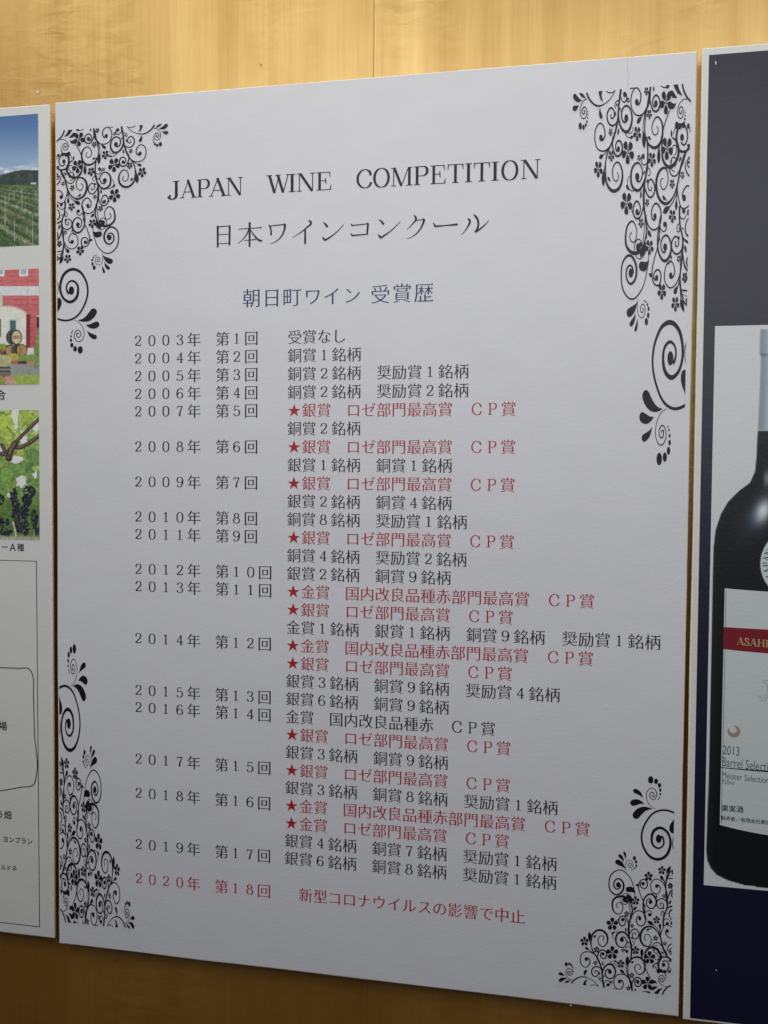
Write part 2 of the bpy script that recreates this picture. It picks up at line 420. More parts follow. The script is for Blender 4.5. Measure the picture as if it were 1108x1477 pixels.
# serif latin letters and digits: ('r' rect) ('a' arc with contrast) ('l' line, widths) ('b' ball) ('o' closed bowl)
def serif_set(T, t):
    s = .09; S = {}
    def st(x, y0=0, y1=1): return ('r', x-T/2, y0, x+T/2, y1)
    def sf(x, y, wd=None): wd = wd or (T/2+s); return ('r', x-wd, y, x+wd, y+t) if y == 0 else ('r', x-wd, y-t, x+wd, y)
    S['I'] = (.42, [st(.21), sf(.21, 0), sf(.21, 1)])
    S['J'] = (.60, [('r', .40-T/2, .2, .40+T/2, 1), sf(.40, 1), ('a', [(.40, .25), (.36, .06), (.22, -.03), (.09, .03), (.05, .14)], T, t*1.2), ('b', .10, .16, .065)])
    S['A'] = (.94, [('l', [(.47, 1), (.12, 0)], [t]), ('l', [(.44, 1.02), (.79, 0)], [T*1.06]), ('r', .22, .31, .66, .31+t), sf(.12, 0, .12), sf(.79, 0, .16)])
    S['P'] = (.80, [st(.20), sf(.20, 0), ('r', .04, 1-t, .46, 1), ('a', [(.42, 1-t/2), (.60, .95), (.69, .745), (.60, .53), (.42, .48)], T, t), ('r', .2, .48-t/2, .44, .48+t/2)])
    S['N'] = (1.0, [('r', .17-t/2, 0, .17+t/2, .97), sf(.17, 0, .13), ('r', .03, 1-t, .26, 1), ('l', [(.20, 1), (.80, 0)], [T]), ('r', .82-t/2, .0, .82+t/2, 1), sf(.82, 1, .13)])
    S['W'] = (1.30, [('l', [(.18, 1), (.44, 0)], [T]), ('l', [(.45, 0), (.66, .98)], [t]), ('l', [(.60, 1), (.87, 0)], [T]), ('l', [(.88, 0), (1.12, 1)], [t]), sf(.17, 1, .15), sf(.62, 1, .15), sf(1.12, 1, .12)])
    S['E'] = (.84, [st(.20), ('r', .04, 0, .74, t), ('r', .04, 1-t, .72, 1), ('r', .2, .5, .5, .5+t), ('l', [(.52, .36), (.50, .66)], [t*1.2]), ('l', [(.71, .99), (.73, .70)], [.07, .02]), ('l', [(.74, .0), (.78, .30)], [.08, .02])])
    S['C'] = (.86, [('a', [(.77, .68), (.68, .90), (.47, 1.0), (.16, .80), (.08, .5), (.16, .2), (.47, 0), (.70, .10), (.79, .30)], T, t), ('l', [(.78, .98), (.775, .64)], [.02, .055])])
    S['O'] = (.92, [('o', [(.46, 1.01), (.82, .5), (.46, -.01), (.10, .5)], T, t)])
    S['M'] = (1.18, [('r', .17-t/2, 0, .17+t/2, .98), sf(.17, 0, .13), ('l', [(.20, 1), (.57, 0)], [T]), ('l', [(.57, 0), (.93, 1)], [t]), ('r', .97-T/2, 0, .97+T/2, 1), sf(.97, 0, .17), ('r', .03, 1-t, .26, 1), ('r', .9, 1-t, 1.13, 1)])
    S['T'] = (.84, [st(.42), sf(.42, 0), ('r', .06, 1-t, .78, 1), ('l', [(.075, 1), (.045, .70)], [.075, .02]), ('l', [(.765, 1), (.795, .70)], [.075, .02])])
    S['S'] = (.66, [('a', [(.52, .75), (.46, .92), (.31, 1.0), (.12, .88), (.13, .68), (.32, .54), (.52, .40), (.56, .2), (.44, .03), (.28, 0), (.12, .08), (.07, .27)], T, t*1.6), ('l', [(.53, .98), (.535, .70)], [.02, .05]), ('l', [(.065, .30), (.07, .02)], [.05, .02])])
    S['H'] = (.98, [st(.20), st(.78), sf(.2, 0), sf(.2, 1), sf(.78, 0), sf(.78, 1), ('r', .2, .5, .78, .5+t)])
    # digits
    S['0'] = (.62, [('o', [(.31, 1.01), (.57, .5), (.31, -.01), (.05, .5)], T, t)])
    S['1'] = (.62, [('r', .31-T/2, 0, .31+T/2, 1), ('l', [(.34, .985), (.25, .90), (.12, .87)], [t*2.2, t]), ('r', .12, 0, .50, t)])
    S['2'] = (.62, [('a', [(.09, .74), (.13, .92), (.30, 1.0), (.49, .92), (.53, .74), (.43, .50), (.22, .24), (.06, .05)], T, t), ('b', .115, .74, .055), ('r', .05, 0, .55, .085), ('l', [(.54, .03), (.59, .24)], [.05, t])])
    S['3'] = (.62, [('a', [(.10, .80), (.16, .96), (.30, 1.0), (.48, .92), (.48, .66), (.36, .55), (.22, .53)], T, t), ('a', [(.24, .53), (.44, .48), (.56, .27), (.46, .05), (.28, 0), (.12, .06), (.06, .20)], T, t), ('b', .13, .80, .05), ('b', .095, .19, .055)])
    S['4'] = (.62, [('l', [(.43, 1), (.05, .30)], [t*1.2]), ('r', .03, .27, .61, .27+t*1.5), ('r', .43-T/2, 0, .43+T/2, 1), ('r', .28, 0, .57, t)])
    S['5'] = (.62, [('r', .13, .92, .53, 1), ('l', [(.13, .97), (.10, .52)], [t*1.2]), ('a', [(.10, .52), (.20, .60), (.33, .62), (.51, .52), (.56, .31), (.48, .09), (.29, 0), (.13, .05), (.06, .17)], T, t), ('b', .095, .17, .055)])
    six = [(.53, .84), (.47, .96), (.34, 1.0), (.14, .84), (.06, .46), (.11, .14), (.32, 0), (.50, .09), (.56, .30), (.49, .51), (.33, .59), (.16, .51), (.08, .34)]
    S['6'] = (.62, [('a', six, T, t), ('b', .50, .85, .045)])
    S['9'] = (.62, [('a', [(.62-x, 1-y) for x, y in six], T, t), ('b', .12, .15, .045)])
    S['7'] = (.62, [('r', .07, .91, .57, 1), ('l', [(.075, 1), (.06, .74)], [.05, t]), ('l', [(.56, .95), (.42, .68), (.32, .36), (.29, 0)], [t, T, T*1.25])])
    S['8'] = (.62, [('o', [(.31, 1.0), (.50, .77), (.31, .54), (.12, .77)], T, t), ('o', [(.31, .55), (.57, .27), (.31, 0), (.05, .27)], T, t)])
    return S
SER = serif_set(.132, .046); MIN = serif_set(.115, .052); GOLD = serif_set(.17, .06)
def draw_serif(fl, S, ch, tf):
    for p in S[ch][1]:
        if p[0] == 'r': q, f = [(p[1], p[2]), (p[3], p[2]), (p[3], p[4]), (p[1], p[4])], [(0, 1, 2, 3)]
        elif p[0] == 'l': q, f = ribbon(p[1], p[2] if len(p[2]) > 1 else p[2]*2)
        elif p[0] == 'a': q, f = ribbon(p[1], None, T=p[2], t=p[3], n=5)
        elif p[0] == 'o': q, f = ribbon(p[1], None, closed=True, T=p[2], t=p[3], n=7)
        elif p[0] == 'b': q, f = disc(p[1], p[2], p[3]*.9, p[3], 10)
        fl.add([tf(x, y) for x, y in q], f)
FW = {**{chr(0xFF10+i): str(i) for i in range(10)}, 'Ｃ': 'C', 'Ｐ': 'P'}
def text_cells(fl, text, xc0, zc, cell, style='mincho'):
    """text on a square grid; xc0, zc = centre of the first cell (m)"""
    for i, ch in enumerate(text):
        if ch in '　 ': continue
        cx = xc0+i*cell
        if ch in FW and style in ('mincho', 'subtitle'):
            c = FW[ch]; h = .66*cell if c.isdigit() else .74*cell; adv = MIN[c][0]
            wsc = cell*(.72 if c.isdigit() else .72)
            draw_serif(fl, MIN, c, lambda x, y: (cx+(x-adv/2)*wsc*1.08, zc+(y-.5)*h)); continue
        V, Fc, tri = glyph(ch, style)
        fl.add([(cx+(x-.5)*cell, zc+(y-.38)*cell) for x, y in V], Fc)
        for t3 in tri: fl.add([(cx+(x-.5)*cell, zc+(y-.38)*cell) for x, y in t3], [(0, 1, 2)])

U = WB
ROW0, PITCH = .3900, .02840
KZ = 1.393/1.3964
def zrow(r): return -(ROW0+(PITCH if r < 30 else .02841)*r)*U*KZ
rows1 = [(0, '２００３年　第１回'), (1, '２００４年　第２回'), (2, '２００５年　第３回'), (3, '２００６年　第４回'), (4, '２００７年　第５回'),
         (6, '２００８年　第６回'), (8, '２００９年　第７回'), (10, '２０１０年　第８回'), (11, '２０１１年　第９回'), (13, '２０１２年　第１０回'),
         (14, '２０１３年　第１１回'), (17, '２０１４年　第１２回'), (20, '２０１５年　第１３回'), (21, '２０１６年　第１４回'),
         (24, '２０１７年　第１５回'), (26, '２０１８年　第１６回'), (29, '２０１９年　第１７回'), (31, '２０２０年　第１８回')]
R_ = '★銀賞　ロゼ部門最高賞　ＣＰ賞'; G_ = '★金賞　国内改良品種赤部門最高賞　ＣＰ賞'
rows3 = ['受賞なし', '銅賞１銘柄', '銅賞２銘柄　奨励賞１銘柄', '銅賞２銘柄　奨励賞２銘柄', R_, '銅賞２銘柄', R_, '銀賞１銘柄　銅賞１銘柄', R_,
         '銀賞２銘柄　銅賞４銘柄', '銅賞８銘柄　奨励賞１銘柄', R_, '銅賞４銘柄　奨励賞２銘柄', '銀賞２銘柄　銅賞９銘柄', G_, R_,
         '金賞１銘柄　銀賞１銘柄　銅賞９銘柄　奨励賞１銘柄', G_, R_, '銀賞３銘柄　銅賞９銘柄　奨励賞４銘柄', '銀賞６銘柄　銅賞９銘柄',
         '金賞　国内改良品種赤　ＣＰ賞', R_, '銀賞３銘柄　銅賞９銘柄', R_, '銀賞３銘柄　銅賞８銘柄　奨励賞１銘柄', G_, '★金賞　ロゼ部門最高賞　ＣＰ賞',
         '銀賞４銘柄　銅賞７銘柄　奨励賞１銘柄', '銀賞６銘柄　銅賞８銘柄　奨励賞１銘柄']
def words(tx, x0, z, cell, matn):
    k = 0
    for wd in tx.split('　'):
        fl = Flat(); text_cells(fl, wd, x0+k*cell, z, cell); fl.build('text_line', M[matn], mid); k += len(wd)+1
for r, tx in rows1: words(tx, (.1459 - (.0004 if r > 16 else 0))*U, zrow(r), .0240*U, 'red_ink' if r == 31 else 'ink')
for r, tx in enumerate(rows3): words(tx, (.4090 - max(0, r-12)*.00012)*U, zrow(r), .0237*U, 'red_ink' if tx[0] == '★' else 'ink')
words('新型コロナウイルスの影響で中止', .4308*U, zrow(31), .0238*U, 'red_ink')

# big roman title: each letter between its measured left and right edge
zb, zt = -.1663*U*KZ, -.1385*U*KZ
fl = Flat()
def T1(x): return at(230+x/3.6933, 270)[0]
def T2(x): return at(500+x/3.6933, 262)[0]
for ch, a, b, fn in [('J', 48, 110, T1), ('A', 113, 196, T1), ('P', 199, 271, T1), ('A', 266, 358, T1), ('N', 355, 447, T1), ('W', 570, 702, T1), ('I', 686, 728, T1), ('N', 731, 832, T1), ('E', 836, 917, T1),
                     ('C', 54, 134, T2), ('O', 141, 231, T2), ('M', 236, 353, T2), ('P', 357, 438, T2), ('E', 446, 529, T2), ('T', 537, 622, T2), ('I', 627, 671, T2), ('T', 677, 763, T2), ('I', 768, 813, T2), ('O', 823, 915, T2), ('N', 928, 1032, T2)]:
    xa, xb = fn(a), fn(b); adv = SER[ch][0]
    if (ch, a) in (('W', 570), ('C', 54)): fl.build('title_line', M['ink'], mid); fl = Flat()
    draw_serif(fl, SER, ch, lambda x, y: (xa+(x-.03)/(adv-.06)*(xb-xa), zb+y*(zt-zb)))
fl.build('title_line', M['ink'], mid)

# japanese title: brush strokes traced on the board plane
fl = Flat()
def brush(ox, oy, s, pts, wd, n=6):
    P = atn([(ox+x/s, oy+y/s) for x, y in pts]); k = 1.45*.9/960/s
    q, f = ribbon(P, np.array(wd)*k, n=n); fl.add(q, f)
def tri3(ox, oy, s, x, y, u=10):
    P = atn([(ox+a/s, oy+b/s) for a, b in ((x-u*1.3, y+1), (x-u*.2, y-u*.75), (x+u*.45, y+2))]); fl.add(P, [(0, 1, 2)])
J = (290, 290, 5.036); K = (500, 290, 5.036)
for o_, pts, wd in [
    (J, [(122, 180), (122, 337)], [12, 10]), (J, [(209, 181), (207, 322)], [11, 10]), (J, [(122, 187), (209, 181)], [5, 5]), (J, [(122, 245), (208, 240)], [4, 4]), (J, [(122, 311), (207, 306)], [4, 4]),
    (J, [(272, 204), (442, 193)], [4, 5]), (J, [(354, 154), (353, 334)], [12, 10]), (J, [(350, 200), (322, 258), (267, 309)], [8, 6, 2]), (J, [(357, 200), (388, 250), (432, 288), (447, 288)], [3, 8, 12, 3]), (J, [(315, 287), (398, 280)], [4, 5]),
    (J, [(490, 171), (500, 183), (509, 215), (509, 248)], [3, 9, 8, 10]), (J, [(500, 181), (610, 170)], [5, 6]), (J, [(610, 170), (602, 222), (565, 278), (500, 312)], [13, 9, 6, 2]),
    (J, [(780, 140), (798, 153), (762, 198), (715, 235), (664, 266)], [4, 12, 7, 5, 2]), (J, [(757, 200), (757, 312)], [9, 11]),
    (J, [(886, 154), (904, 168), (918, 190)], [3, 10, 12]), (J, [(882, 262), (903, 286)], [6, 13]), (J, [(901, 285), (962, 245), (1038, 169)], [10, 6, 3]),
    (K, [(32, 165), (44, 182)], [5, 9]), (K, [(40, 178), (155, 165)], [6, 5]), (K, [(156, 163), (149, 240)], [11, 9]), (K, [(30, 234), (44, 254)], [5, 9]), (K, [(40, 251), (158, 240)], [8, 5]),
    (K, [(233, 134), (254, 149), (268, 171)], [3, 10, 12]), (K, [(229, 243), (250, 269)], [6, 13]), (K, [(248, 267), (312, 224), (391, 147)], [10, 6, 3]),
    (K, [(487, 104), (503, 119), (478, 168), (436, 207)], [4, 11, 6, 2]), (K, [(497, 143), (562, 133)], [5, 5]), (K, [(564, 133), (543, 190), (500, 243), (436, 274)], [12, 8, 6, 2]),
    (K, [(629, 157), (645, 184)], [4, 11]), (K, [(640, 184), (720, 178), (808, 169)], [9, 6, 10]),
    (K, [(878, 127), (893, 139), (878, 190), (832, 245)], [4, 12, 7, 2]), (K, [(921, 98), (938, 112), (936, 222)], [4, 11, 9]), (K, [(932, 225), (982, 193), (1033, 141)], [12, 7, 3])]:
    brush(*o_, pts, wd)
for o_, x, y in [(J, 210, 181), (J, 438, 193), (J, 394, 280), (J, 612, 168), (K, 157, 163), (K, 564, 131)]: tri3(*o_, x, y, 11)
fl.build('title_line', M['ink'], mid)

# dark blue subtitle
fl = Flat(); s5 = 5.036
for ch, ox, cx, cy in [('朝', 290, 368, 705), ('日', 290, 514, 702), ('町', 290, 660, 697), ('ワ', 290, 812, 693), ('イ', 290, 950, 690), ('ン', 290, 1097, 683), ('受', 500, 246, 676), ('賞', 500, 402, 669), ('歴', 500, 560, 665)]:
    x, z = at(ox+cx/s5, 290+cy/s5); text_cells(fl, ch, x, z, .0312*U if ch not in 'ワイン' else .0292*U, 'subtitle')
fl.build('title_line', M['blue_ink'], mid)

# ------------------------------------------------------------------ floral corners (traced once, fitted to the four corners)
A_ = (800, 1260, 6.1556); B_ = (860, 1110, 8.523)
BR = [at(804.5, 1418)[0], at(956, 1434.3)[1], at(970, 1300)[0], at(938, 1119.5)[1]]     # x0 z0 x1 z1
MOT = []                                              # list of (points in 0..1 motif units, faces)
def mo(o_, pts, faces):
    P = atn([(o_[0]+x/o_[2], o_[1]+y/o_[2]) for x, y in pts])
    MOT.append((np.c_[(P[:, 0]-BR[0])/(BR[2]-BR[0]), (P[:, 1]-BR[1])/(BR[3]-BR[1])], faces))
def C(pts, wd, blob=None, o_=A_):
    q, f = ribbon(pts, np.atleast_1d(wd)*(1.22 if o_ is A_ else 1.1)+.6, n=5); mo(o_, q, f)
    if blob: mo(o_, *disc(*blob, n=12))
def leaf(x0, y0, x1, y1, wd, o_=A_):
    P = np.array([(x0, y0), (x1, y1)], float); d = P[1]-P[0]; n_ = np.array([-d[1], d[0]])/np.hypot(*d)*wd/2
    ts = [0, .2, .45, .75, 1]; ws = [0, .75, 1, .6, 0]
    a = [P[0]+d*t+n_*w_ for t, w_ in zip(ts, ws)]; b = [P[0]+d*t-n_*w_ for t, w_ in zip(ts, ws)]
    mo(o_, np.array(a+b), [(i, i+1, 6+i, 5+i) for i in range(4)])
def drop(xr, yr, xt, yt, wd, bend=.25, o_=A_):
    P0, P1 = np.array((xr, yr), float), np.array((xt, yt), float); d = P1-P0; n_ = np.array([-d[1], d[0]])
    ts = np.linspace(0, 1, 9); r = wd/2; L = np.hypot(*d)
    cen = np.array([P0+d*t+n_*bend*(4*t*(1-t))*.5 for t in ts]); ws = np.array([1, 1, .97, .88, .74, .58, .40, .22, .04])*r
    g = np.gradient(cen, axis=0); g /= np.hypot(g[:, 0], g[:, 1])[:, None]; nn = np.c_[-g[:, 1], g[:, 0]]*ws[:, None]
    mo(o_, np.concatenate([cen+nn, cen-nn]), [(i, i+1, 10+i, 9+i) for i in range(8)]); mo(o_, *disc(xr, yr, r, n=14))
def flower(x, y, r, rot=0, o_=A_, hole=True):
    for k in range(5):
        a = -math.pi/2+rot+k*2*math.pi/5; ca, sa = math.cos(a), math.sin(a)
        loc = [(.17, 0), (.42, -.25), (.72, -.34), (.95, -.24), (1.0, 0), (.95, .24), (.72, .34), (.42, .25)]
        pts = [(x+r*(u*ca-v*sa)*.9, y+r*(u*sa+v*ca)) for u, v in loc]; mo(o_, np.array(pts), [tuple(range(8))])
    if hole:
        q, f = ribbon([(x, y-r*.13), (x+r*.11, y), (x, y+r*.13), (x-r*.11, y)], [r*.07], closed=True, n=3); mo(o_, q, f)
# --- upper fan, in the second tracing frame
C([(985, 545), (900, 508), (820, 497), (720, 525), (612, 645), (557, 820), (600, 990), (675, 1078), (762, 1103), (850, 1065), (905, 960), (903, 830), (850, 745), (780, 715), (712, 750), (682, 835), (702, 930), (765, 966), (815, 940), (830, 870), (800, 815)],
  [20, 20, 20, 20, 20, 20, 22, 28, 32, 32, 28, 24, 26, 32, 32, 26, 22, 20, 18, 18, 24], (768, 850, 36, 52), B_)
mo(B_, np.array([(978, 600), (948, 622), (918, 660), (900, 700), (898, 740), (912, 770), (940, 784), (978, 782)]), [tuple(range(8))])
C([(975, 800), (942, 860), (940, 940), (962, 1000), (957, 1090), (960, 1185)], [6, 7, 9, 12, 20, 3], None, B_)
drop(492, 560, 690, 485, 92, -.34, B_); drop(456, 408, 590, 422, 76, -.24, B_); drop(480, 262, 574, 348, 54, -.2, B_)
C([(738, 488), (665, 445), (618, 350), (627, 268), (680, 226), (735, 265), (740, 325), (700, 368), (665, 345), (662, 300), (690, 278), (712, 303), (702, 333), (688, 315)], [4, 6, 7, 8, 8, 8, 9, 9, 9], None, B_)
for x, y, rx, ry in [(670, 126, 33, 46), (736, 144, 25, 34), (778, 193, 21, 29), (788, 252, 15, 21), (786, 301, 11, 15), (775, 341, 8, 11), (763, 364, 7, 9)]: mo(B_, *disc(x, y, rx, ry, 14))
drop(264, 1135, 354, 1216, 62, -.15, B_); drop(290, 1058, 341, 1138, 38, -.15, B_); drop(345, 1022, 364, 1102, 28, -.12, B_)
C([(365, 1240), (358, 1180), (372, 1132), (410, 1110), (448, 1140), (450, 1185), (425, 1208), (400, 1192), (398, 1160), (416, 1148), (430, 1168), (418, 1182)], [5, 5, 6, 6, 7, 8], None, B_)
for x, y, rx, ry in [(470, 1088, 20, 27), (490, 1134, 15, 20), (492, 1180, 12, 16), (477, 1208, 9, 12), (457, 1226, 8, 8), (437, 1233, 7, 6)]: mo(B_, *disc(x, y, rx, ry, 12))
flower(807, 1237, 54, .1, B_); flower(643, 1312, 58, .05, B_)
leaf(865, 1278, 915, 1182, 46, B_); leaf(785, 1305, 828, 1354, 40, B_)
C([(875, 1325), (905, 1262), (965, 1232)], [6, 14, 12], None, B_); leaf(925, 1262, 965, 1290, 30, B_); C([(880, 1338), (950, 1340)], [12, 10], None, B_); C([(885, 1310), (945, 1300)], [4, 3], None, B_); leaf(930, 1250, 968, 1262, 22, B_)
C([(853, 1449), (860, 1340), (872, 1262)], [9, 7, 5], None, B_); C([(858, 1449), (868, 1360), (905, 1280)], [7, 5, 4], None, B_); C([(850, 1449), (845, 1380), (825, 1350)], [5, 4, 4], None, B_)
flower(912, 1432, 38, .2, B_, False)
# --- the rest
C([(712, 205), (700, 112), (655, 15), (575, -33), (510, 0), (483, 80), (502, 160), (552, 187), (600, 155), (613, 105), (595, 60), (562, 44), (535, 62), (525, 98), (540, 130), (564, 136), (583, 118), (584, 98)],
  [4, 5, 6, 7, 8, 8, 9, 11, 13, 13, 11, 10, 9, 9, 9, 8, 8, 8], (565, 99, 20, 24))
drop(655, 140, 712, 175, 48, -.35); C([(670, 118), (700, 135), (712, 180)], [10, 6, 3])
C([(690, 340), (680, 280), (655, 225), (610, 203), (560, 205), (520, 235), (513, 290), (530, 340), (565, 360), (598, 335), (604, 290), (585, 257), (560, 260), (547, 285), (565, 303)], [5, 8, 13, 16, 15, 13, 11, 9, 7, 6, 5, 5, 5, 5, 4])
C([(690, 240), (665, 188), (628, 175), (592, 205), (596, 255), (620, 274), (650, 255), (646, 226)], [3, 4, 4, 5, 5, 4]); mo(A_, *disc(622, 232, 20, 22)); mo(A_, *disc(640, 248, 12))
leaf(640, 180, 685, 265, 34); leaf(660, 190, 690, 262, 22)
C([(690, 1040), (672, 960), (640, 880), (635, 800)], [11, 8, 5, 4]); C([(690, 1040), (665, 940), (650, 860), (656, 795), (690, 752), (738, 740), (780, 762), (802, 825), (785, 880), (755, 895), (718, 865), (712, 825), (735, 804), (758, 815), (762, 838), (748, 848)], [12, 8, 7, 8, 12, 14, 13, 11, 8, 6, 6, 5, 5, 5, 4])
C([(668, 790), (682, 700), (677, 620), (657, 540), (658, 450), (685, 355), (690, 280)], [10, 10, 10, 11, 11, 9, 5]); C([(672, 640), (662, 500), (672, 360), (655, 240)], [5, 5, 5, 4])
C([(683, 400), (690, 345), (712, 312)], [4, 4]); leaf(698, 322, 732, 292, 26); flower(718, 240, 40, 0)
C([(800, 370), (788, 250), (762, 185), (745, 112), (768, 58), (802, 53), (823, 90), (805, 130), (775, 125), (760, 95), (775, 76)], [6, 6, 6, 7, 7, 8, 8, 7, 7, 7, 8], (786, 90, 14, 16)); leaf(718, 105, 752, 95, 22)
flower(834, 24, 42, 0); flower(952, -33, 10, 0) if False else None
C([(1000, 215), (985, 130), (945, 65), (900, 48), (858, 78), (853, 120), (873, 168), (905, 182), (933, 155), (932, 112), (908, 98)], [5, 5, 6, 6, 6, 6, 6, 6, 7, 8], (906, 110, 15, 17))
leaf(935, 20, 970, 62, 28); C([(985, 130), (978, 90), (962, 50)], [4, 4])
C([(965, 465), (970, 380), (1000, 295), (997, 200), (985, 100), (998, 0), (1000, -40)], [12, 10, 10, 10, 8, 6, 5]); C([(1000, 290), (985, 180), (1005, 20)], [4, 4, 4])
C([(800, 370), (785, 290), (800, 215), (850, 180), (893, 212), (900, 268), (855, 310), (822, 288), (815, 250), (833, 224), (856, 228)], [6, 9, 11, 13, 12, 9, 8, 7, 7, 8], (851, 250, 17, 20))
C([(800, 385), (812, 338), (838, 328), (858, 352), (848, 378)], [5, 5, 5, 6, 6], (841, 364, 13, 14)); leaf(798, 275, 803, 300, 12)
C([(660, 490), (678, 395), (708, 343), (755, 330), (798, 358), (810, 410), (790, 452), (762, 464), (733, 440), (726, 404), (742, 380), (762, 386)], [7, 7, 7, 7, 7, 8, 8, 7, 7, 7, 8], (756, 398, 14, 17))
C([(803, 320), (800, 380), (810, 410)], [8, 9, 8])
C([(995, 300), (985, 240), (945, 222), (910, 245), (912, 290), (945, 310), (965, 290), (957, 263), (940, 262), (938, 280), (948, 284)], [5, 7, 8, 8, 7, 7, 6, 6, 5, 5])
C([(978, 375), (955, 370), (947, 350), (958, 334), (970, 348), (962, 356)], [4, 5, 5, 5, 5]); leaf(960, 315, 975, 298, 12); leaf(992, 360, 1006, 348, 10)
leaf(895, 215, 912, 195, 16); C([(870, 165), (890, 172), (905, 195)], [3, 4])
flower(970, 199, 19, .1, hole=False); flower(1025, 105, 25, 0, hole=False); leaf(1015, 272, 1035, 232, 20)
C([(1000, 262), (1010, 200), (1030, 158), (1065, 142)], [5, 8, 11, 9]); C([(1062, 160), (1038, 185), (1062, 218)], [9, 9, 6]); C([(995, 312), (1025, 294), (1065, 288)], [6, 11, 10]); C([(1062, 325), (1028, 328), (1018, 365), (1055, 415)], [11, 9, 7, 5]); mo(A_, *disc(1055, 358, 9, 18))
C([(968, 440), (980, 405), (1000, 402), (1022, 430)], [4, 5, 5, 3]); mo(A_, *disc(1000, 443, 14)); mo(A_, *disc(1040, 438, 12, 16)); leaf(985, 450, 1015, 438, 16)
C([(943, 590), (952, 505), (988, 455), (1025, 462), (1055, 490)], [5, 6, 6, 6, 5]); C([(1058, 548), (1030, 571), (1002, 555), (985, 518), (1000, 494)], [5, 6, 7, 7, 8], (1000, 508, 16, 17))
flower(905, 410, 35, 0); leaf(823, 420, 884, 458, 34); leaf(935, 440, 935, 498, 24); C([(940, 570), (936, 495)], [5, 4]); C([(943, 580), (910, 485), (872, 452)], [5, 5, 5])
C([(1000, 735), (960, 650), (942, 575), (905, 505), (850, 468), (798, 482), (764, 535), (767, 600), (802, 640), (833, 645), (857, 610), (850, 560), (820, 538), (797, 560), (800, 585), (818, 592)], [12, 11, 9, 8, 12, 14, 15, 14, 11, 8, 6, 5, 5, 5, 5, 4])
C([(1048, 785), (1010, 745), (970, 680), (945, 600)], [9, 9, 6, 4]); leaf(815, 507, 842, 484, 18); C([(835, 500), (860, 480)], [3, 3])
flower(895, 571, 25, .1); flower(980, 620, 20, .1, hole=False)
C([(658, 575), (678, 512), (710, 490), (746, 520), (740, 562), (710, 580), (690, 556), (697, 530), (715, 525), (718, 545)], [7, 8, 8, 8, 8, 7, 6, 6, 5, 5])
flower(688, 462, 20, 0); leaf(632, 478, 633, 522, 16); flower(512, 447, 58, 0); leaf(558, 405, 572, 412, 16)
C([(655, 500), (650, 422), (625, 382), (600, 376), (572, 400), (575, 440), (600, 463), (625, 445), (628, 412), (610, 396)], [6, 7, 8, 8, 8, 8, 8, 7, 7, 8], (603, 409, 14, 16))
flower(640, 356, 26, .1)
C([(684, 650), (655, 565), (610, 518), (562, 530), (543, 582), (560, 635), (600, 655), (635, 630), (637, 588), (612, 562), (590, 568)], [7, 9, 12, 13, 12, 10, 8, 7, 7, 7, 8], (597, 586, 18, 20))
C([(575, 515), (535, 518), (515, 555), (532, 585)], [3, 4, 4, 3]); leaf(503, 537, 532, 514, 20); leaf(648, 600, 662, 622, 12)
C([(680, 636), (700, 630), (704, 605), (690, 598)], [4, 4, 5]); leaf(678, 560, 692, 582, 14); flower(607, 680, 17, .2, hole=False)
C([(676, 705), (676, 662), (652, 648), (628, 664), (632, 692)], [6, 5, 5, 5, 6], (643, 690, 12, 15)); flower(718, 680, 38, 0); leaf(775, 662, 774, 750, 30); C([(776, 740), (790, 790)], [4, 4])
flower(512, 702, 60, 0)
C([(387, 775), (388, 705), (420, 676), (455, 692), (462, 728), (435, 754), (410, 736), (410, 710), (425, 698)], [8, 8, 9, 9, 9, 8, 7, 7, 8], (431, 712, 13, 15)); flower(372, 673, 29, .1)
C([(335, 680), (325, 595), (345, 527), (390, 500), (440, 514), (471, 572), (460, 622), (430, 646), (397, 630), (386, 590), (400, 556), (425, 552), (437, 576), (425, 596)], [6, 8, 12, 14, 14, 12, 9, 7, 6, 6, 5, 5, 5, 4])
leaf(344, 567, 372, 545, 18); leaf(310, 515, 312, 604, 32); flower(265, 600, 42, 0); leaf(268, 655, 308, 674, 24)
C([(440, 1010), (425, 930), (420, 860), (388, 765), (338, 680), (316, 600)], [13, 10, 11, 10, 7, 4]); C([(378, 745), (340, 700), (302, 672)], [4, 4])
C([(395, 795), (350, 712), (300, 692), (252, 703), (228, 760), (242, 810), (275, 829), (308, 803), (312, 765), (290, 745)], [7, 7, 6, 6, 6, 6, 6, 7, 7, 8], (281, 757, 15, 17))
C([(422, 870), (398, 832), (362, 825), (330, 855), (336, 895), (365, 912), (388, 890), (380, 864), (362, 862), (366, 880)], [7, 7, 8, 8, 8, 7, 7, 6, 6, 5]); flower(361, 791, 20, 0); leaf(395, 870, 402, 900, 12)
C([(428, 950), (405, 948), (393, 922), (402, 915)], [4, 5, 5, 4]); mo(A_, *disc(408, 930, 7)); leaf(435, 920, 442, 900, 12)
C([(425, 900), (432, 848), (455, 815), (498, 802), (533, 838), (537, 888), (500, 931), (462, 918), (450, 880), (468, 850), (490, 852)], [7, 10, 12, 13, 12, 10, 8, 8, 8, 8, 8], (491, 870, 17, 20))
leaf(423, 780, 430, 818, 16); C([(485, 798), (515, 775), (545, 785)], [4, 3, 3]); leaf(527, 772, 556, 786, 18); C([(510, 798), (535, 800), (550, 830)], [3, 3, 3])
C([(440, 995), (448, 958), (472, 948), (490, 972), (480, 995)], [4, 5, 6, 6]); mo(A_, *disc(472, 986, 14)); flower(502, 960, 15, 0, hole=False)
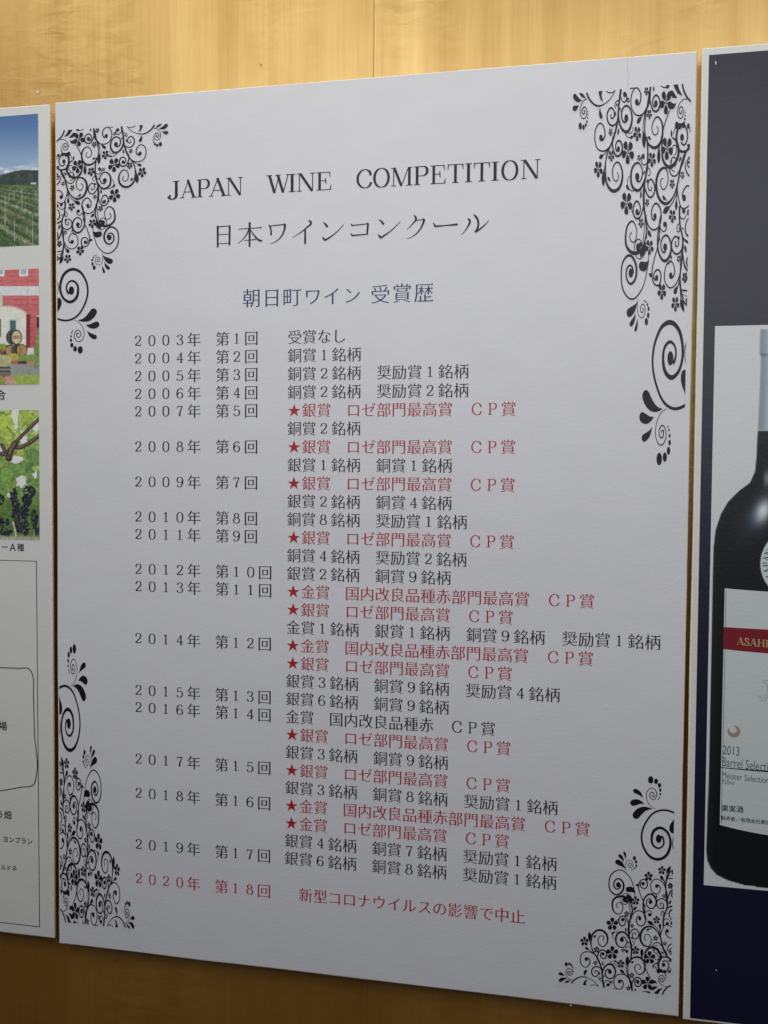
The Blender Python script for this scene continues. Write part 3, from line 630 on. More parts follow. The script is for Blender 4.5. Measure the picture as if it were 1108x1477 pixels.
C([(688, 1010), (655, 920), (605, 891), (558, 898), (526, 950), (536, 1000), (565, 1026), (600, 1010), (608, 970), (590, 942)], [7, 7, 6, 6, 6, 6, 6, 7, 7, 8], (576, 955, 15, 17)); C([(513, 1018), (562, 1027)], [4, 6])
flower(587, 800, 38, 0); leaf(580, 850, 622, 888, 26); C([(655, 930), (620, 885)], [4, 4]); leaf(650, 730, 638, 818, 32); leaf(678, 792, 706, 778, 18); flower(685, 903, 25, .1); flower(655, 1015, 22, 0); leaf(716, 1018, 716, 1048, 14)
C([(690, 1030), (694, 955), (728, 920), (765, 937), (770, 975), (740, 1001), (713, 982), (714, 952), (732, 940)], [7, 8, 8, 9, 8, 8, 7, 7, 8], (738, 960, 15, 17)); leaf(760, 932, 775, 955, 14); flower(824, 972, 60, 0)
flower(842, 745, 58, 0); C([(800, 800), (800, 735), (815, 680), (862, 652), (915, 678), (942, 735), (920, 785), (885, 800)], [5, 8, 13, 15, 14, 15, 11, 6])
C([(868, 650), (885, 616), (920, 612), (955, 645), (1000, 735)], [5, 6, 6, 6, 9]); C([(885, 690), (905, 660), (925, 680), (905, 705), (880, 690), (890, 640), (915, 635)], [4, 5, 5, 4, 3]); C([(890, 740), (910, 765), (925, 740), (905, 715)], [4, 4, 4])
C([(790, 780), (815, 860), (858, 935)], [7, 6, 4]); leaf(880, 800, 874, 842, 16)
C([(1050, 778), (1000, 742), (950, 742), (922, 790), (932, 850), (972, 874), (1008, 842), (1010, 797), (985, 772), (960, 785)], [6, 8, 12, 13, 12, 10, 8, 7, 7, 8], (967, 808, 16, 18)); mo(A_, *disc(920, 864, 16, 20)); mo(A_, *disc(945, 862, 16)); mo(A_, *disc(975, 866, 12)); C([(895, 820), (905, 850), (925, 870)], [4, 4])
for x, y, r in [(980, 880, 9), (986, 900, 7), (989, 918, 5), (988, 933, 4), (985, 945, 3)]: mo(A_, *disc(x, y, r, n=8))
C([(1000, 1000), (950, 985), (922, 940), (932, 908), (955, 902), (973, 930), (960, 958), (942, 955), (938, 932), (952, 925), (955, 942)], [3, 4, 4, 4, 5, 5, 5])
C([(955, 1076), (985, 1022), (1046, 988)], [10, 10, 8]); mo(A_, np.array([(960, 1014), (920, 1022), (895, 1045), (880, 1062), (918, 1068), (930, 1045)]), [tuple(range(6))])
mo(A_, np.array([(918, 1000), (880, 998), (858, 1012), (845, 1028), (875, 1035), (895, 1018)]), [tuple(range(6))]); drop(868, 958, 908, 975, 30, -.3); leaf(815, 1045, 852, 1058, 20); C([(775, 1050), (800, 1044), (840, 1053)], [3, 4, 5])
C([(1052, 618), (1015, 638), (1003, 690)], [8, 8, 4]); C([(1042, 662), (1020, 675), (1022, 702), (1040, 705)], [6, 6, 6]); mo(A_, *disc(1030, 688, 8)); leaf(1010, 770, 1035, 776, 14); leaf(1043, 728, 1046, 750, 10); C([(1048, 830), (1032, 848), (1045, 872)], [5, 5, 4]); mo(A_, *disc(1017, 868, 11, 14)); leaf(948, 685, 968, 715, 16); leaf(1025, 712, 1042, 718, 10)
for x, y, r in [(103, 803, 16), (131, 799, 12), (150, 811, 9), (159, 829, 7), (164, 848, 5), (166, 865, 4), (165, 880, 3)]: mo(A_, *disc(x, y, r*.9, r*1.1, n=10))
C([(158, 942), (118, 922), (100, 875), (113, 846), (138, 843), (155, 875), (140, 900), (122, 893), (116, 875), (128, 864), (138, 876), (130, 884)], [3, 4, 4, 5, 5, 5])
drop(48, 887, 86, 906, 26, -.2); drop(52, 945, 114, 932, 30, -.25); leaf(88, 966, 145, 944, 18)
C([(150, 972), (190, 931), (250, 913), (310, 930), (392, 1002)], [10, 9, 7, 4, 3]); C([(315, 993), (350, 985), (390, 1000)], [4, 4, 3])
drop(277, 863, 268, 905, 24, .25); mo(A_, np.array([(292, 936), (270, 945), (258, 965), (250, 985), (282, 991), (276, 965)]), [tuple(range(6))])

def ornament(x_in, z_edge, x_out, z_in):
    """x_in/z_in: the corner of the motif's box nearest the board centre; x_out/z_edge: nearest the board's corner"""
    fl = Flat(step=1.5e-6); fl.clip = (min(x_in, x_out), min(z_edge, z_in), max(x_in, x_out), max(z_edge, z_in))
    for P, f in MOT:
        fl.add([(x_in+u*(x_out-x_in), z_edge+v*(z_in-z_edge)) for u, v in P], f)
    return fl.build('floral_ornament', M['ink'], mid)
ornament(BR[0], BR[1], BR[2], BR[3])
ornament(at(825.3, 133)[0], at(981, 121.5)[1], at(993.5, 300)[0], at(947, 671)[1])       # top right
ornament(at(244, 180)[0], at(200, 180.0)[1], at(82.8, 400)[0], at(115, 510)[1])          # top left
ornament(at(195, 1338)[0], at(195, 1341.5)[1], at(86.3, 1150)[0], at(107, 929)[1])      # bottom left

# crease and chips at the upper right of the middle board
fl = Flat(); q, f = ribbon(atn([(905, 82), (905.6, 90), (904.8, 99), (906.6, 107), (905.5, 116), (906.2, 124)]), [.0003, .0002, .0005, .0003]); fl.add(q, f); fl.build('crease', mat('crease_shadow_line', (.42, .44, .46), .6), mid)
fl = Flat(); P = atn([(904, 118), (907, 116), (908.5, 119), (906, 121), (904.5, 120.5)]); fl.add(P, [tuple(range(5))]); fl.build('chipped_spot', M['speck'], mid)
fl = Flat(y=-.0003); P = atn([(822.2, 1449.2), (823.8, 1448.6), (824.6, 1450), (823.6, 1451.2), (822.4, 1450.6)]); fl.add(P, [tuple(range(5))]); fl.build('chipped_spot', M['speck'], mid)

# ------------------------------------------------------------------ colour prints
def vnoise(x, y, s, seed=0):
    r = np.random.default_rng(seed); G = r.random((64, 64)); x = np.asarray(x)/s+500; y = np.asarray(y)/s+500
    xi, yi = np.floor(x).astype(int), np.floor(y).astype(int); fx, fy = x-xi, y-yi; fx = fx*fx*(3-2*fx); fy = fy*fy*(3-2*fy)
    g = lambda a, b: G[a % 64, b % 64]
    return (g(xi, yi)*(1-fx)+g(xi+1, yi)*fx)*(1-fy)+(g(xi, yi+1)*(1-fx)+g(xi+1, yi+1)*fx)*fy
def fbm(x, y, s, seed=0, o=4): return sum(vnoise(x, y, s/2**k, seed+k)*.5**(k+1) for k in range(o))/(1-.5**o)
def ss(a, b, x): t = np.clip((x-a)/(b-a), 0, 1); return t*t*(3-2*t)
class Paint:
    def __init__(s, X, Y): s.X, s.Y = X, Y; s.c = np.zeros(X.shape+(3,))
    def fill(s, colr): s.c[:] = np.asarray(colr, float)
    def mix(s, mk, colr):
        mk = np.clip(mk, 0, 1)[..., None]; colr = np.asarray(colr, float); s.c = s.c*(1-mk)+colr*mk
    def box(s, x0, y0, x1, y1, colr, e=3): s.mix(ss(x0-e, x0+e, s.X)*ss(x1+e, x1-e, s.X)*ss(y0-e, y0+e, s.Y)*ss(y1+e, y1-e, s.Y), colr)
    def ell(s, cx, cy, rx, ry, colr, e=.08): d = np.hypot((s.X-cx)/rx, (s.Y-cy)/ry); s.mix(ss(1+e, 1-e, d), colr)
    def line(s, pts, wd, colr, e=2):
        for (x0, y0), (x1, y1) in zip(pts[:-1], pts[1:]):
            dx, dy = x1-x0, y1-y0; t = np.clip(((s.X-x0)*dx+(s.Y-y0)*dy)/(dx*dx+dy*dy), 0, 1)
            d = np.hypot(s.X-x0-t*dx, s.Y-y0-t*dy); s.mix(ss(wd/2+e, wd/2-e, d), colr)
def photo(fn, sat, nz):
    def f(X, Z, px, py):
        c = np.clip(fn(X, Z, px, py), 0, 255); x, y = px*6.7, py*6.7
        n = ((fbm(x, y, 13, 71, 2)-.5)*.7+(fbm(x, y, 60, 73, 2)-.5)*.3)*nz; n = n*np.where(fn is p_vineyard, ss(600, 700, (py-150)*6.7125), 1.0); c = c*(1+n[..., None])
        g = c.mean(-1, keepdims=True); return np.clip(g+(c-g)*sat, 0, 250)
    return f
def grid(name, x0, z0, x1, z1, step, paint, parent, gain, y=-.00035):
    nx = int((x1-x0)/step)+1; nz = int((z1-z0)/step)+1
    X, Z = np.meshgrid(np.linspace(x0, x1, nx), np.linspace(z0, z1, nz))
    px, py = fwd(X, Z); colr = paint(X, Z, px, py); L = np.clip(lin(colr)*gain, 0, .9)
    V = np.stack([X.ravel(), np.full(X.size, y), Z.ravel()+ZTOP], 1)
    i = (np.arange(nz-1)[:, None]*nx+np.arange(nx-1)[None]).ravel(); Q = np.stack([i, i+1, i+nx+1, i+nx], 1)
    me = bpy.data.meshes.new(name); me.vertices.add(len(V)); me.vertices.foreach_set('co', V.ravel())
    me.loops.add(Q.size); me.loops.foreach_set('vertex_index', Q.ravel().astype(np.int32)); me.polygons.add(len(Q))
    me.polygons.foreach_set('loop_start', np.arange(0, Q.size, 4, dtype=np.int32)); me.update(calc_edges=True)
    ca = me.color_attributes.new('print', 'FLOAT_COLOR', 'POINT'); ca.data.foreach_set('color', np.c_[L.reshape(-1, 3), np.ones(len(V))].ravel())
    return link(name, me, M['print'], parent)

def p_vineyard(X, Z, px, py):
    x, y = px*6.7125, (py-150)*6.7125; p = Paint(x, y)
    t = ss(90, 640, y)[..., None]; p.c = (1-t)*np.array((66, 108, 168.))+t*np.array((136, 164, 200.))
    cl = ss(.45, .75, fbm(x*.6, y*1.6, 130, 3))*ss(480, 600, y); p.mix(cl*.75, (206, 214, 224)); p.mix(ss(.5, .8, fbm(x, y*2.2, 60, 5))*ss(590, 640, y), (225, 230, 236))
    hill = 690-55*ss(-60, 240, x)+8*fbm(x, y*0, 60, 8)
    n = fbm(x, y, 26, 12); p.mix(ss(-4, 4, y-hill), np.stack([38+30*n, 52+34*n, 52+24*n], -1))
    n2 = fbm(x, y, 34, 20); n3 = fbm(x, y, 12, 25)
    p.mix(ss(-5, 5, y-785), np.stack([52+62*n2*n3*2, 78+60*n2*n3*2, 46+40*n2], -1))
    p.box(300, 762, 355, 778, (196, 200, 204), 4)
    for k in range(10):                                        # rows running down to the right
        yy = 860+k*k*7.0+k*18; sl = .16+.075*k; d = y-(yy+sl*(x-0)-40)
        wdt = 5+k*2.6; mk = ss(wdt+4, wdt-4, abs(d))*ss(800, 850, y)*(.35+.65*ss(.3, .6, n3)); p.mix(mk*.75, (150, 132, 108) if k % 3 else (168, 158, 140))
        p.mix(ss(wdt*1.2, 0, abs(d+wdt*2.4))*.45*ss(800, 850, y), (34, 52, 36))
    for xx, y0, y1 in [(52, 860, 1200), (90, 850, 960), (138, 860, 935), (215, 820, 1020), (350, 840, 960), (143, 1110, 1330), (318, 1060, 1370), (78, 1180, 1260), (265, 1180, 1260), (-60, 850, 1200), (-180, 870, 1330), (-330, 850, 1250), (245, 960, 1040), (160, 960, 1000)]: p.line([(xx, y0), (xx, y1)], 5, (168, 172, 168), 2.5)
    p.mix(ss(.55, .75, n3)*ss(790, 800, y)*.4, (60, 96, 52)); p.mix(ss(1180, 1300, y+.6*(x-0)*-1+100)*0, (0, 0, 0))
    tri_ = ss(-8, 8, (y-1230)-.9*(x+10)); p.mix(tri_*.8, np.stack([50+20*n3, 88+24*n3, 44+10*n3], -1))
    return p.c
def p_winery(X, Z, px, py):
    x, y = px*6.7125, (py-370)*6.7125; p = Paint(x, y); n = fbm(x, y, 20, 31)
    base = np.stack([190+26*n, 92+22*n, 95+20*n], -1)-16*ss(300, 900, y)[..., None]; p.c = base
    for yy in (150, 192, 238, 415, 468, 520, 580, 650, 715, 780, 845): p.box(-900, yy-1.5, 900, yy+1.5, (138, 58, 66), 2)
    p.box(-900, 288, 900, 378, (206, 210, 216), 3); p.line([(270, 190), (272, 540)], 2.5, (120, 70, 76), 1.5)
    for a, b in ((-20, 45), (188, 274), (-260, -190), (-520, -440)): p.box(a, 80, b, 192, (214, 222, 222), 3); p.box(a+14, 80, b-14, 172, (150, 172, 190), 3)
    p.box(-700, 330, 26, 535, (196, 200, 186), 3); p.box(-700, 538, 26, 900, (212, 216, 204), 3)
    inside = ss(1.02, .98, np.hypot((x-70)/225, (y-650)/165)) * (y < 652) + ss(258, 252, x)*(y >= 600)*(x > 0); p.mix(inside*ss(890, 880, y), (214, 216, 202))
    arch = abs(np.hypot((x-70)/232, (y-650)/172)-1); p.mix(ss(.035, .01, arch)*(y < 560)*(x > 26), (188, 176, 172))
    p.box(256, 560, 294, 890, (128, 44, 56), 4); p.box(85, 605, 165, 800, (190, 206, 196), 3); p.box(100, 618, 155, 790, (72, 108, 100), 3); p.box(-2, 608, 12, 780, (90, 100, 96), 3)
    p.box(360, 560, 384, 690, (52, 30, 34), 4); p.box(362, 568, 384, 584, (230, 224, 220), 3)
    p.box(-900, 890, 900, 1150, (146, 152, 148), 6); p.mix(ss(.45, .7, n)*(y > 890), (130, 138, 136)); p.box(250, 885, 330, 950, (206, 206, 200), 6)
    gn = fbm(x, y, 16, 44); gcol = np.stack([96+70*gn, 132+50*gn, 48+40*gn], -1)
    hd = 318+30*fbm(x*0, y, 50, 3)+34*ss(900, 690, y); p.mix(ss(-5, 5, x-hd)*ss(690, 720, y+30*gn)*ss(1085, 1065, y), np.stack([70+90*gn, 112+80*gn, 44+50*gn], -1))
    def barrel(cx, cy, rx, ry, face):
        p.ell(cx-44, cy, rx*1.05, ry*.98, (62, 66, 64)); p.box(cx-44, cy-ry*.97, cx, cy+ry*.97, (66, 70, 68), 4)
        for dx in (-70, -34): p.line([(cx+dx, cy-ry*.92), (cx+dx-8, cy), (cx+dx, cy+ry*.92)], 5, (108, 114, 112))
        p.ell(cx, cy, rx, ry, (44, 44, 42)); p.ell(cx, cy, rx*.84, ry*.86, face)
    barrel(105, 915, 56, 60, (172, 136, 92)); barrel(212, 908, 54, 60, (186, 142, 88)); barrel(162, 783, 54, 72, (206, 190, 142))
    for k in range(5): p.box(88+k*10, 875, 91+k*10, 955, (120, 84, 52), 2); p.box(190+k*11, 870, 193+k*11, 950, (126, 88, 50), 2)
    for a in (128, 146, 164, 184): p.box(a, 768, a+11, 796, (110, 50, 40), 3); p.ell(a+6, 782, 3, 6, (206, 190, 142))
    p.mix(ss(-6, 6, y-1135-20*gn)*(x > 100), np.stack([128+50*gn, 156+40*gn, 62+30*gn], -1)); p.mix(ss(.5, .8, gn)*(y > 1150)*.5, (176, 190, 96))
    for cx, cy, rx, ry, cc in [(20, 880, 44, 40, gcol), (130, 975, 62, 38, np.stack([150+60*gn, 150+40*gn, 50+30*gn], -1)), (225, 985, 52, 30, gcol*.95), (295, 985, 44, 34, gcol), (30, 1010, 90, 60, np.stack([140+70*gn, 150+50*gn, 90+60*gn], -1)), (90, 1200, 62, 44, np.stack([170+50*gn, 120+50*gn, 110+40*gn], -1)), (-10, 1200, 60, 44, gcol), (-150, 960, 90, 80, gcol), (-280, 1150, 160, 80, gcol)]:
        d = np.hypot((x-cx)/rx, (y-cy)/ry)+.5*(gn-.5); p.mix(ss(1.06, .94, d), cc)
    p.box(108, 1010, 178, 1045, (176, 104, 76), 5); p.box(175, 1012, 262, 1042, (86, 56, 50), 5); p.box(262, 1016, 338, 1056, (182, 130, 118), 5)
    p.box(-20, 1065, 104, 1150, (84, 86, 78), 6); p.box(-20, 1090, 102, 1098, (168, 168, 158), 3); p.box(-20, 1128, 98, 1136, (160, 160, 150), 3); p.box(-30, 900, 25, 940, (160, 70, 56), 5)
    return p.c
def p_grapes(X, Z, px, py):
    x, y = px*6.7125, (py-580)*6.7125; n = fbm(x, y, 90, 51); n1 = fbm(x, y, 40, 57); n2 = fbm(x, y, 18, 61); p = Paint(x, y)
    t = ss(80, 800, y)[..., None]; p.c = (1-t)*np.stack([160+50*n, 186+28*n, 70+50*n1], -1)+t*np.stack([84+80*n, 130+60*n, 56+50*n1], -1)
    p.mix(ss(.52, .62, n1)*.7, (106, 152, 62)); p.mix(ss(.58, .68, n)*.6*ss(700, 300, y), (190, 206, 84)); p.mix(ss(.60, .66, n2)*.4, (60, 104, 46))
    for cx, cy, rx, ry in [(150, 130, 34, 170), (230, 340, 40, 80), (170, 560, 60, 40), (210, 770, 60, 60), (350, 250, 36, 50), (10, 470, 26, 50), (90, 900, 26, 26), (340, 690, 24, 50), (-150, 300, 60, 90), (-260, 600, 60, 60)]:
        d = np.hypot((x-cx)/rx, (y-cy)/ry)+.9*(n2-.5); p.mix(ss(1.05, .85, d), (216, 222, 214))
    for cx, cy, rx, ry, cc in [(320, 520, 80, 70, (92, 142, 70)), (300, 640, 60, 50, (76, 128, 66)), (60, 230, 80, 90, (168, 196, 66)), (260, 150, 60, 70, (150, 180, 60)), (60, 700, 70, 60, (110, 160, 70)), (350, 640, 34, 26, (186, 204, 110)), (-80, 500, 90, 80, (130, 170, 70))]:
        d = np.hypot((x-cx)/rx, (y-cy)/ry)+.7*(n1-.5); p.mix(ss(1.05, .92, d)*.8, np.array(cc)*(.85+.3*n2[..., None]))
    for pts, wd in [([(390, 155), (300, 240), (200, 340), (150, 400)], 26), ([(390, 322), (280, 400), (200, 440), (130, 440)], 32), ([(150, 400), (105, 470), (88, 545)], 52), ([(20, 415), (60, 500), (88, 545)], 30), ([(-60, 490), (20, 500), (60, 510)], 30), ([(-300, 430), (-60, 490)], 24)]:
        p.line(pts, wd+8, (62, 50, 48), 5); p.line([(a-3, b-4) for a, b in pts], wd*.5, (112, 92, 86), 5)
    for pts in [[(195, 80), (180, 200)], [(60, 230), (150, 330)], [(235, 440), (280, 540), (330, 600)], [(230, 630), (150, 680), (110, 830)], [(0, 660), (60, 600), (200, 600)], [(300, 740), (200, 850)], [(0, 120), (60, 84)], [(120, 500), (180, 460)]]: p.line(pts, 5, (84, 96, 62), 3)
    p.mix(ss(840, 1050, y+60*(n1-.5))*.55, np.stack([46+40*n2, 66+50*n2, 34+20*n2], -1))
    def bunch(cx, cy, rx, ry, sd):
        r_ = np.random.default_rng(sd)
        for k in range(int(rx*ry/52)):
            a = r_.random()*6.283; q = r_.random()**.5; dy = q*math.sin(a); wd_ = 1-.45*max(0, dy)
            gx, gy = cx+rx*q*math.cos(a)*wd_, cy+ry*dy; r0 = 8.5+3*r_.random(); sh = r_.random()
            sl = (np.abs(x-gx) < r0*1.6)&(np.abs(y-gy) < r0*1.6)
            if not sl.any(): continue
            d = np.hypot(x-gx, y-gy)/r0; hl_ = np.hypot(x-gx+r0*.3, y-gy+r0*.35)/r0
            mk = ss(1.1, .85, d)*sl; b_ = ss(.75, .1, hl_); cc_ = np.stack([22+16*sh+52*b_*sh, 24+16*sh+54*b_*sh, 38+22*sh+60*b_*sh], -1); p.mix(mk, cc_)
    for a in [(8, 945, 34, 52), (128, 905, 44, 66), (150, 985, 40, 60), (285, 880, 58, 72), (262, 960, 46, 66), (165, 1090, 56, 74), (240, 1075, 44, 74), (30, 1170, 66, 46), (335, 1130, 38, 82), (188, 1215, 50, 62), (252, 1225, 34, 76), (60, 1260, 60, 40), (352, 1240, 28, 60), (-90, 1000, 50, 90), (-200, 1130, 60, 90), (-330, 980, 50, 90)]: bunch(*a, int(abs(a[0]))+1)
    p.mix(ss(.55, .7, n1)*ss(960, 1100, y)*ss(1320, 1250, y)*.5, (72, 100, 48)); p.line([(128, 1165), (150, 1240), (158, 1310)], 16, (196, 196, 178), 5); p.line([(330, 1240), (335, 1320)], 8, (180, 180, 160), 4)
    p.mix(ss(1290, 1325, y+20*n2), (158, 160, 136)); return p.c
lphx = at(56.8, 500)[0]
def ph(y0, y1, fn, gain, xr):
    grid('photo_print', lphx-.30, at(xr, y1)[1], at(xr, (y0+y1)/2)[0], at(xr, y0)[1], .0009, fn, left, gain)
ph(164.0, 353.5, photo(p_vineyard, .86, .75), 1.20, 55.6); ph(387.3, 554.5, photo(p_winery, .86, .20), 1.25, 56.7); ph(591.5, 779, photo(p_grapes, .84, .55), 1.35, 56.9)

def sans(px, py, text, em, matn, parent, xr=None, style='bold', name='caption', yy=-.0003):
    """captions: px,py = centre of the LAST character cell when xr, else of the first"""
    fl = Flat(y=yy); x, z = at(px, py); n = len(text)
    text_cells(fl, text, x-(n-1)*em if xr else x, z, em, style); return fl.build(name, M[matn], parent)
sans(1.5, 569.5, '合', .0165, 'ink', left, True)
fl = Flat(); x, z = at(30.0, 789.5)
for ch, dx in (('ー', -.0265), ('A', -.0132), ('種', 0)):
    if ch == 'A':
        V, Fc, _ = glyph('A', 'plain'); fl.add([(x+dx+(a-.34)*.0165, z+(b-.36)*.0165) for a, b in V], Fc)
    else: text_cells(fl, ch, x+dx, z, .0122, 'bold')
fl.build('caption', M['ink'], left)
sans(4.5, 1047, '場', .0145, 'ink', left, True); sans(11.5, 1175.5, 'ぶどう畑', .0140, 'ink', left, True)
sans(43, 1213.5, 'ソーヴィニヨンブラン'.replace('ヴィ', 'ビ')[-5:], .0102, 'green_ink', left, True); sans(21, 1252.5, 'シャルドネ', .0094, 'green_ink', left, True)
fl = Flat(); ax, az = at(52.8, 809.5); bx, bz = at(58.8, 1337)
strip(fl, (ax, az), ((ax+bx)/2, bz), .0011); strip(fl, (ax+.0005, az), (ax-.45, az), .0009); strip(fl, ((ax+bx)/2, bz), (ax-.45, bz), .0011); fl.build('frame_line', M['ink'], left)
fl = Flat(); P = atn([(0, 963), (25, 964), (44, 966.5), (47.5, 975), (48.5, 1000), (50, 1060), (52.8, 1118), (49, 1131), (30, 1135.5), (0, 1140.5)])
P = np.concatenate([[P[0]-(.22, 0)], P, [P[-1]-(.22, .004)]]); q, f = ribbon(P, [.0014]); fl.add(q, f); fl.build('map_outline', M['ink'], left)

# ------------------------------------------------------------------ bottle board
nx0 = (at(1009.5, 735)[0]+at(996, 1440)[0])/2; nz1 = at(1022, 79.5)[1]; nz0 = at(996, 1468.5)[1]
fl = Flat(y=-.0002); rect(fl, nx0, nz0, rx0+.61, nz1); fl.build('navy_background', M['navy'], right)
px0 = (at(1029.8, 480)[0]+at(1016.5, 1270)[0])/2; pz1 = at(1031, 470.5)[1]; pz0 = at(1016, 1276.5)[1]
xb = at(1025.5, 1050)[0]; CX = xb+.1065                         # left flank and axis of the bottle
def prof(zz):
    """half width of the bottle against board height, from points on its left flank"""
    pts = [(1097, 472), (1095.8, 486), (1095.2, 510), (1097.3, 514), (1096.5, 540), (1093, 621), (1091, 660), (1089, 680), (1082, 696), (1066, 708), (1050, 724), (1040, 741), (1032, 765), (1029.2, 790), (1028, 830), (1023, 1100), (1018.6, 1225), (1020, 1240), (1025, 1252), (1034, 1262), (1050, 1270), (1075, 1277), (1108, 1281)]
    B = atn(pts); o = np.argsort(B[:, 1]); return np.interp(zz, B[o, 1], CX-B[o, 0], left=-1, right=-1)
zc1 = at(1095, 621)[1]; zlip = at(1095, 512)[1]; ztop = at(1104, 475)[1]; zbot = at(1108, 1281)[1]
def p_bottle(X, Z, px, py):
    p = Paint(X*1000, Z*1000); p.fill((196, 200, 202)); hw = prof(Z); u = (X-CX)/np.maximum(hw, 1e-4)
    ins = ss(-.0006, .0006, hw-np.abs(X-CX))*ss(-.0006, .0006, ztop-Z)*ss(-.0006, .0006, Z-zbot)
    body = np.zeros(X.shape+(3,)); body[:] = (16, 19, 22)
    h1, h2_, h3_ = at(1101, 737), at(1087, 748), at(1106.5, 690)
    def lobe(c, sx, sz, k): du = X-c[0]; dv = Z-c[1]-k*du; return np.exp(-(du/sx)**2-(dv/sz)**2)
    hl = lobe(h1, .0105, .0150, .45); hl2 = lobe(h2_, .017, .024, .6)
    body = body*(1-.55*hl2[..., None])+np.array((60, 76, 96))*.55*hl2[..., None]; h_ = np.clip(hl*1.05, 0, 1)[..., None]; body = body*(1-h_)+np.array((196, 204, 210))*h_
    nk = lobe(h3_, .0045, .011, 0)*.7; body = body*(1-nk[..., None])+np.array((150, 160, 168))*nk[..., None]
    rim = ss(.90, 1.0, np.abs(u))*.25; body = body*(1-rim[..., None])+np.array((52, 58, 62))*rim[..., None]
    cap = np.stack([172+26*np.cos(u*2.2-.3), 187+24*np.cos(u*2.2-.3), 194+22*np.cos(u*2.2-.3)], -1)
    cap -= 26*np.exp(-((u+.93)/.09)**2)[..., None]; cap -= 34*np.exp(-((Z-zlip)/.0018)**2)[..., None]; cap += 16*np.exp(-((u+.55)/.12)**2)[..., None]
    cm = ss(-.0005, .0005, Z-zc1); body = body*(1-cm[..., None])+cap*cm[..., None]
    ln_ = np.exp(-((Z-zc1)/.0008)**2); body = body*(1-ln_[..., None]*.7)+np.array((200, 206, 206))*ln_[..., None]*.7
    p.mix(ins, body); return p.c
grid('bottle_picture', px0, pz0, 2*CX-px0, pz1, .0010, p_bottle, right, 1.22, y=-.0004)
# label (flat print on the picture)
yl = -.0007
la, lb = at(1044.5, 847), at(1036.8, 1190.5); lx = (la[0]+lb[0])/2; lzt_, lzb_ = la[1], lb[1]
def lab(y, x0, x1, z0, z1, sag, matn, name='bottle_label'):
    fl = Flat(y=y); n = 17; xs_ = np.linspace(x0, x1, n); sg = sag*(1-((xs_-CX)/(CX-lx))**2)
    P = [(a, z0-s) for a, s in zip(xs_, sg)]+[(a, z1-s*.35) for a, s in zip(xs_, sg)]; fl.add(P, [(i, i+1, n+i+1, n+i) for i in range(n-1)]); return fl.build(name, M[matn], right)
lr = 2*CX-lx
lab(yl, lx, lr, lzb_, lzt_, .010, 'ink', 'label_border'); lab(yl-.00004, lx+.0009, lr-.0009, lzb_+.0012, lzt_-.0012, .010, 'label', 'bottle_label')
lab(yl-.00008, lx+.0025, lx+.0031, lzb_+.003, lzt_-.003, 0, 'grey_ink', 'label_line'); 
bz1, bz0 = at(1045, 904.3)[1], at(1045, 936)[1]
lab(yl-.00012, lx+.0006, lr-.0006, bz0, bz1, .004, 'label_red', 'label_band')
lz = at(1037, 1106.5)[1]; lab(yl-.00012, lx, lr, lz-.0005, lz+.0003, .002, 'ink', 'label_line')
def lt(text, x0p, yp, wpx, hpx, matn, kind='thin', name='label_text', S=None, sag=.25, dy=-.00018):
    """text of measured width on the label, following the curve of the label a little"""
    fl = Flat(y=yl+dy); x0, z0 = at(x0p, yp); wd = at(x0p+wpx, yp)[0]-x0; h = z0-at(x0p, yp+hpx)[1]
    def bend(x, z): return x, z-sag*.010*(1-((x-CX)/(CX-lx))**2)+sag*.010*(1-((x0-CX)/(CX-lx))**2)*1
    if S:
        tot = sum(S[c][0] if c != ' ' else .4 for c in text); k = wd/tot; x = x0
        for c in text:
            if c != ' ': draw_serif(fl, S, c, lambda a, b: bend(x+a*k, z0+b*h))
            x += (S[c][0] if c != ' ' else .4)*k
    else:
        c = bpy.data.curves.new('g', 'FONT'); c.body = text; o = bpy.data.objects.new('g', c); COL.objects.link(o)
        cu = o.to_curve(bpy.context.evaluated_depsgraph_get()); loops = []
        for s_ in cu.splines:
            L = []; bp = s_.bezier_points
            for i in range(len(bp)):
                a, b = bp[i], bp[(i+1) % len(bp)]
                for j in range(3):
                    t = j/3; L.append((1-t)**3*np.array(a.co[:2])+3*t*(1-t)**2*np.array(a.handle_right[:2])+3*t*t*(1-t)*np.array(b.handle_left[:2])+t**3*np.array(b.co[:2]))
            L = np.array(L); keep = np.hypot(*(np.roll(L, -1, 0)-L).T) > 1e-5; loops.append(L[keep])
        o.to_curve_clear(); bpy.data.objects.remove(o); bpy.data.curves.remove(c)
        if kind == 'thin': loops, _ = mincho(loops, .85, .85, 0)
        V, Fc = fill(loops); mx = max(v[0] for v in V); mn = min(v[0] for v in V)
        fl.add([bend(x0+(a-mn)/(mx-mn)*wd, z0+b*h/.72) for a, b in V], Fc)
    return fl.build(name, M[matn], right)
lt('ASAHI MACHI WINE', 1062.5, 929.5, 150, 10.5, 'gold_ink', S={**GOLD}, sag=.4)
lt('2013', 1042.3, 1087.5, 24, 13.5, 'grey_ink'); lt('Barrel Selection', 1041.5, 1104.5, 79, 14, 'grey_ink', sag=.4); lt('Meister Selection', 1041.2, 1121.5, 67.5, 9.5, 'grey_ink', sag=.4); lt('720ml', 1041, 1130, 18, 6.5, 'grey_ink')
fl = Flat(y=yl-.00018); x, z = at(1045.5, 1165.5); text_cells(fl, '果実酒', x, z, at(1056.3, 1165)[0]-x, 'bold'); fl.build('label_text', M['ink'], right)
fl = Flat(y=yl-.00018); x, z = at(1042.7, 1179.5); cc = at(1049.9, 1180)[0]-x
for i, ch in enumerate('製造者／有限会社朝日町ワイン'): text_cells(fl, ch, x+i*cc, z-.0022*math.sin(min(1, i/14)*1.3)*.9, cc*1.02, 'bold')
fl.build('label_text', M['ink'], right)
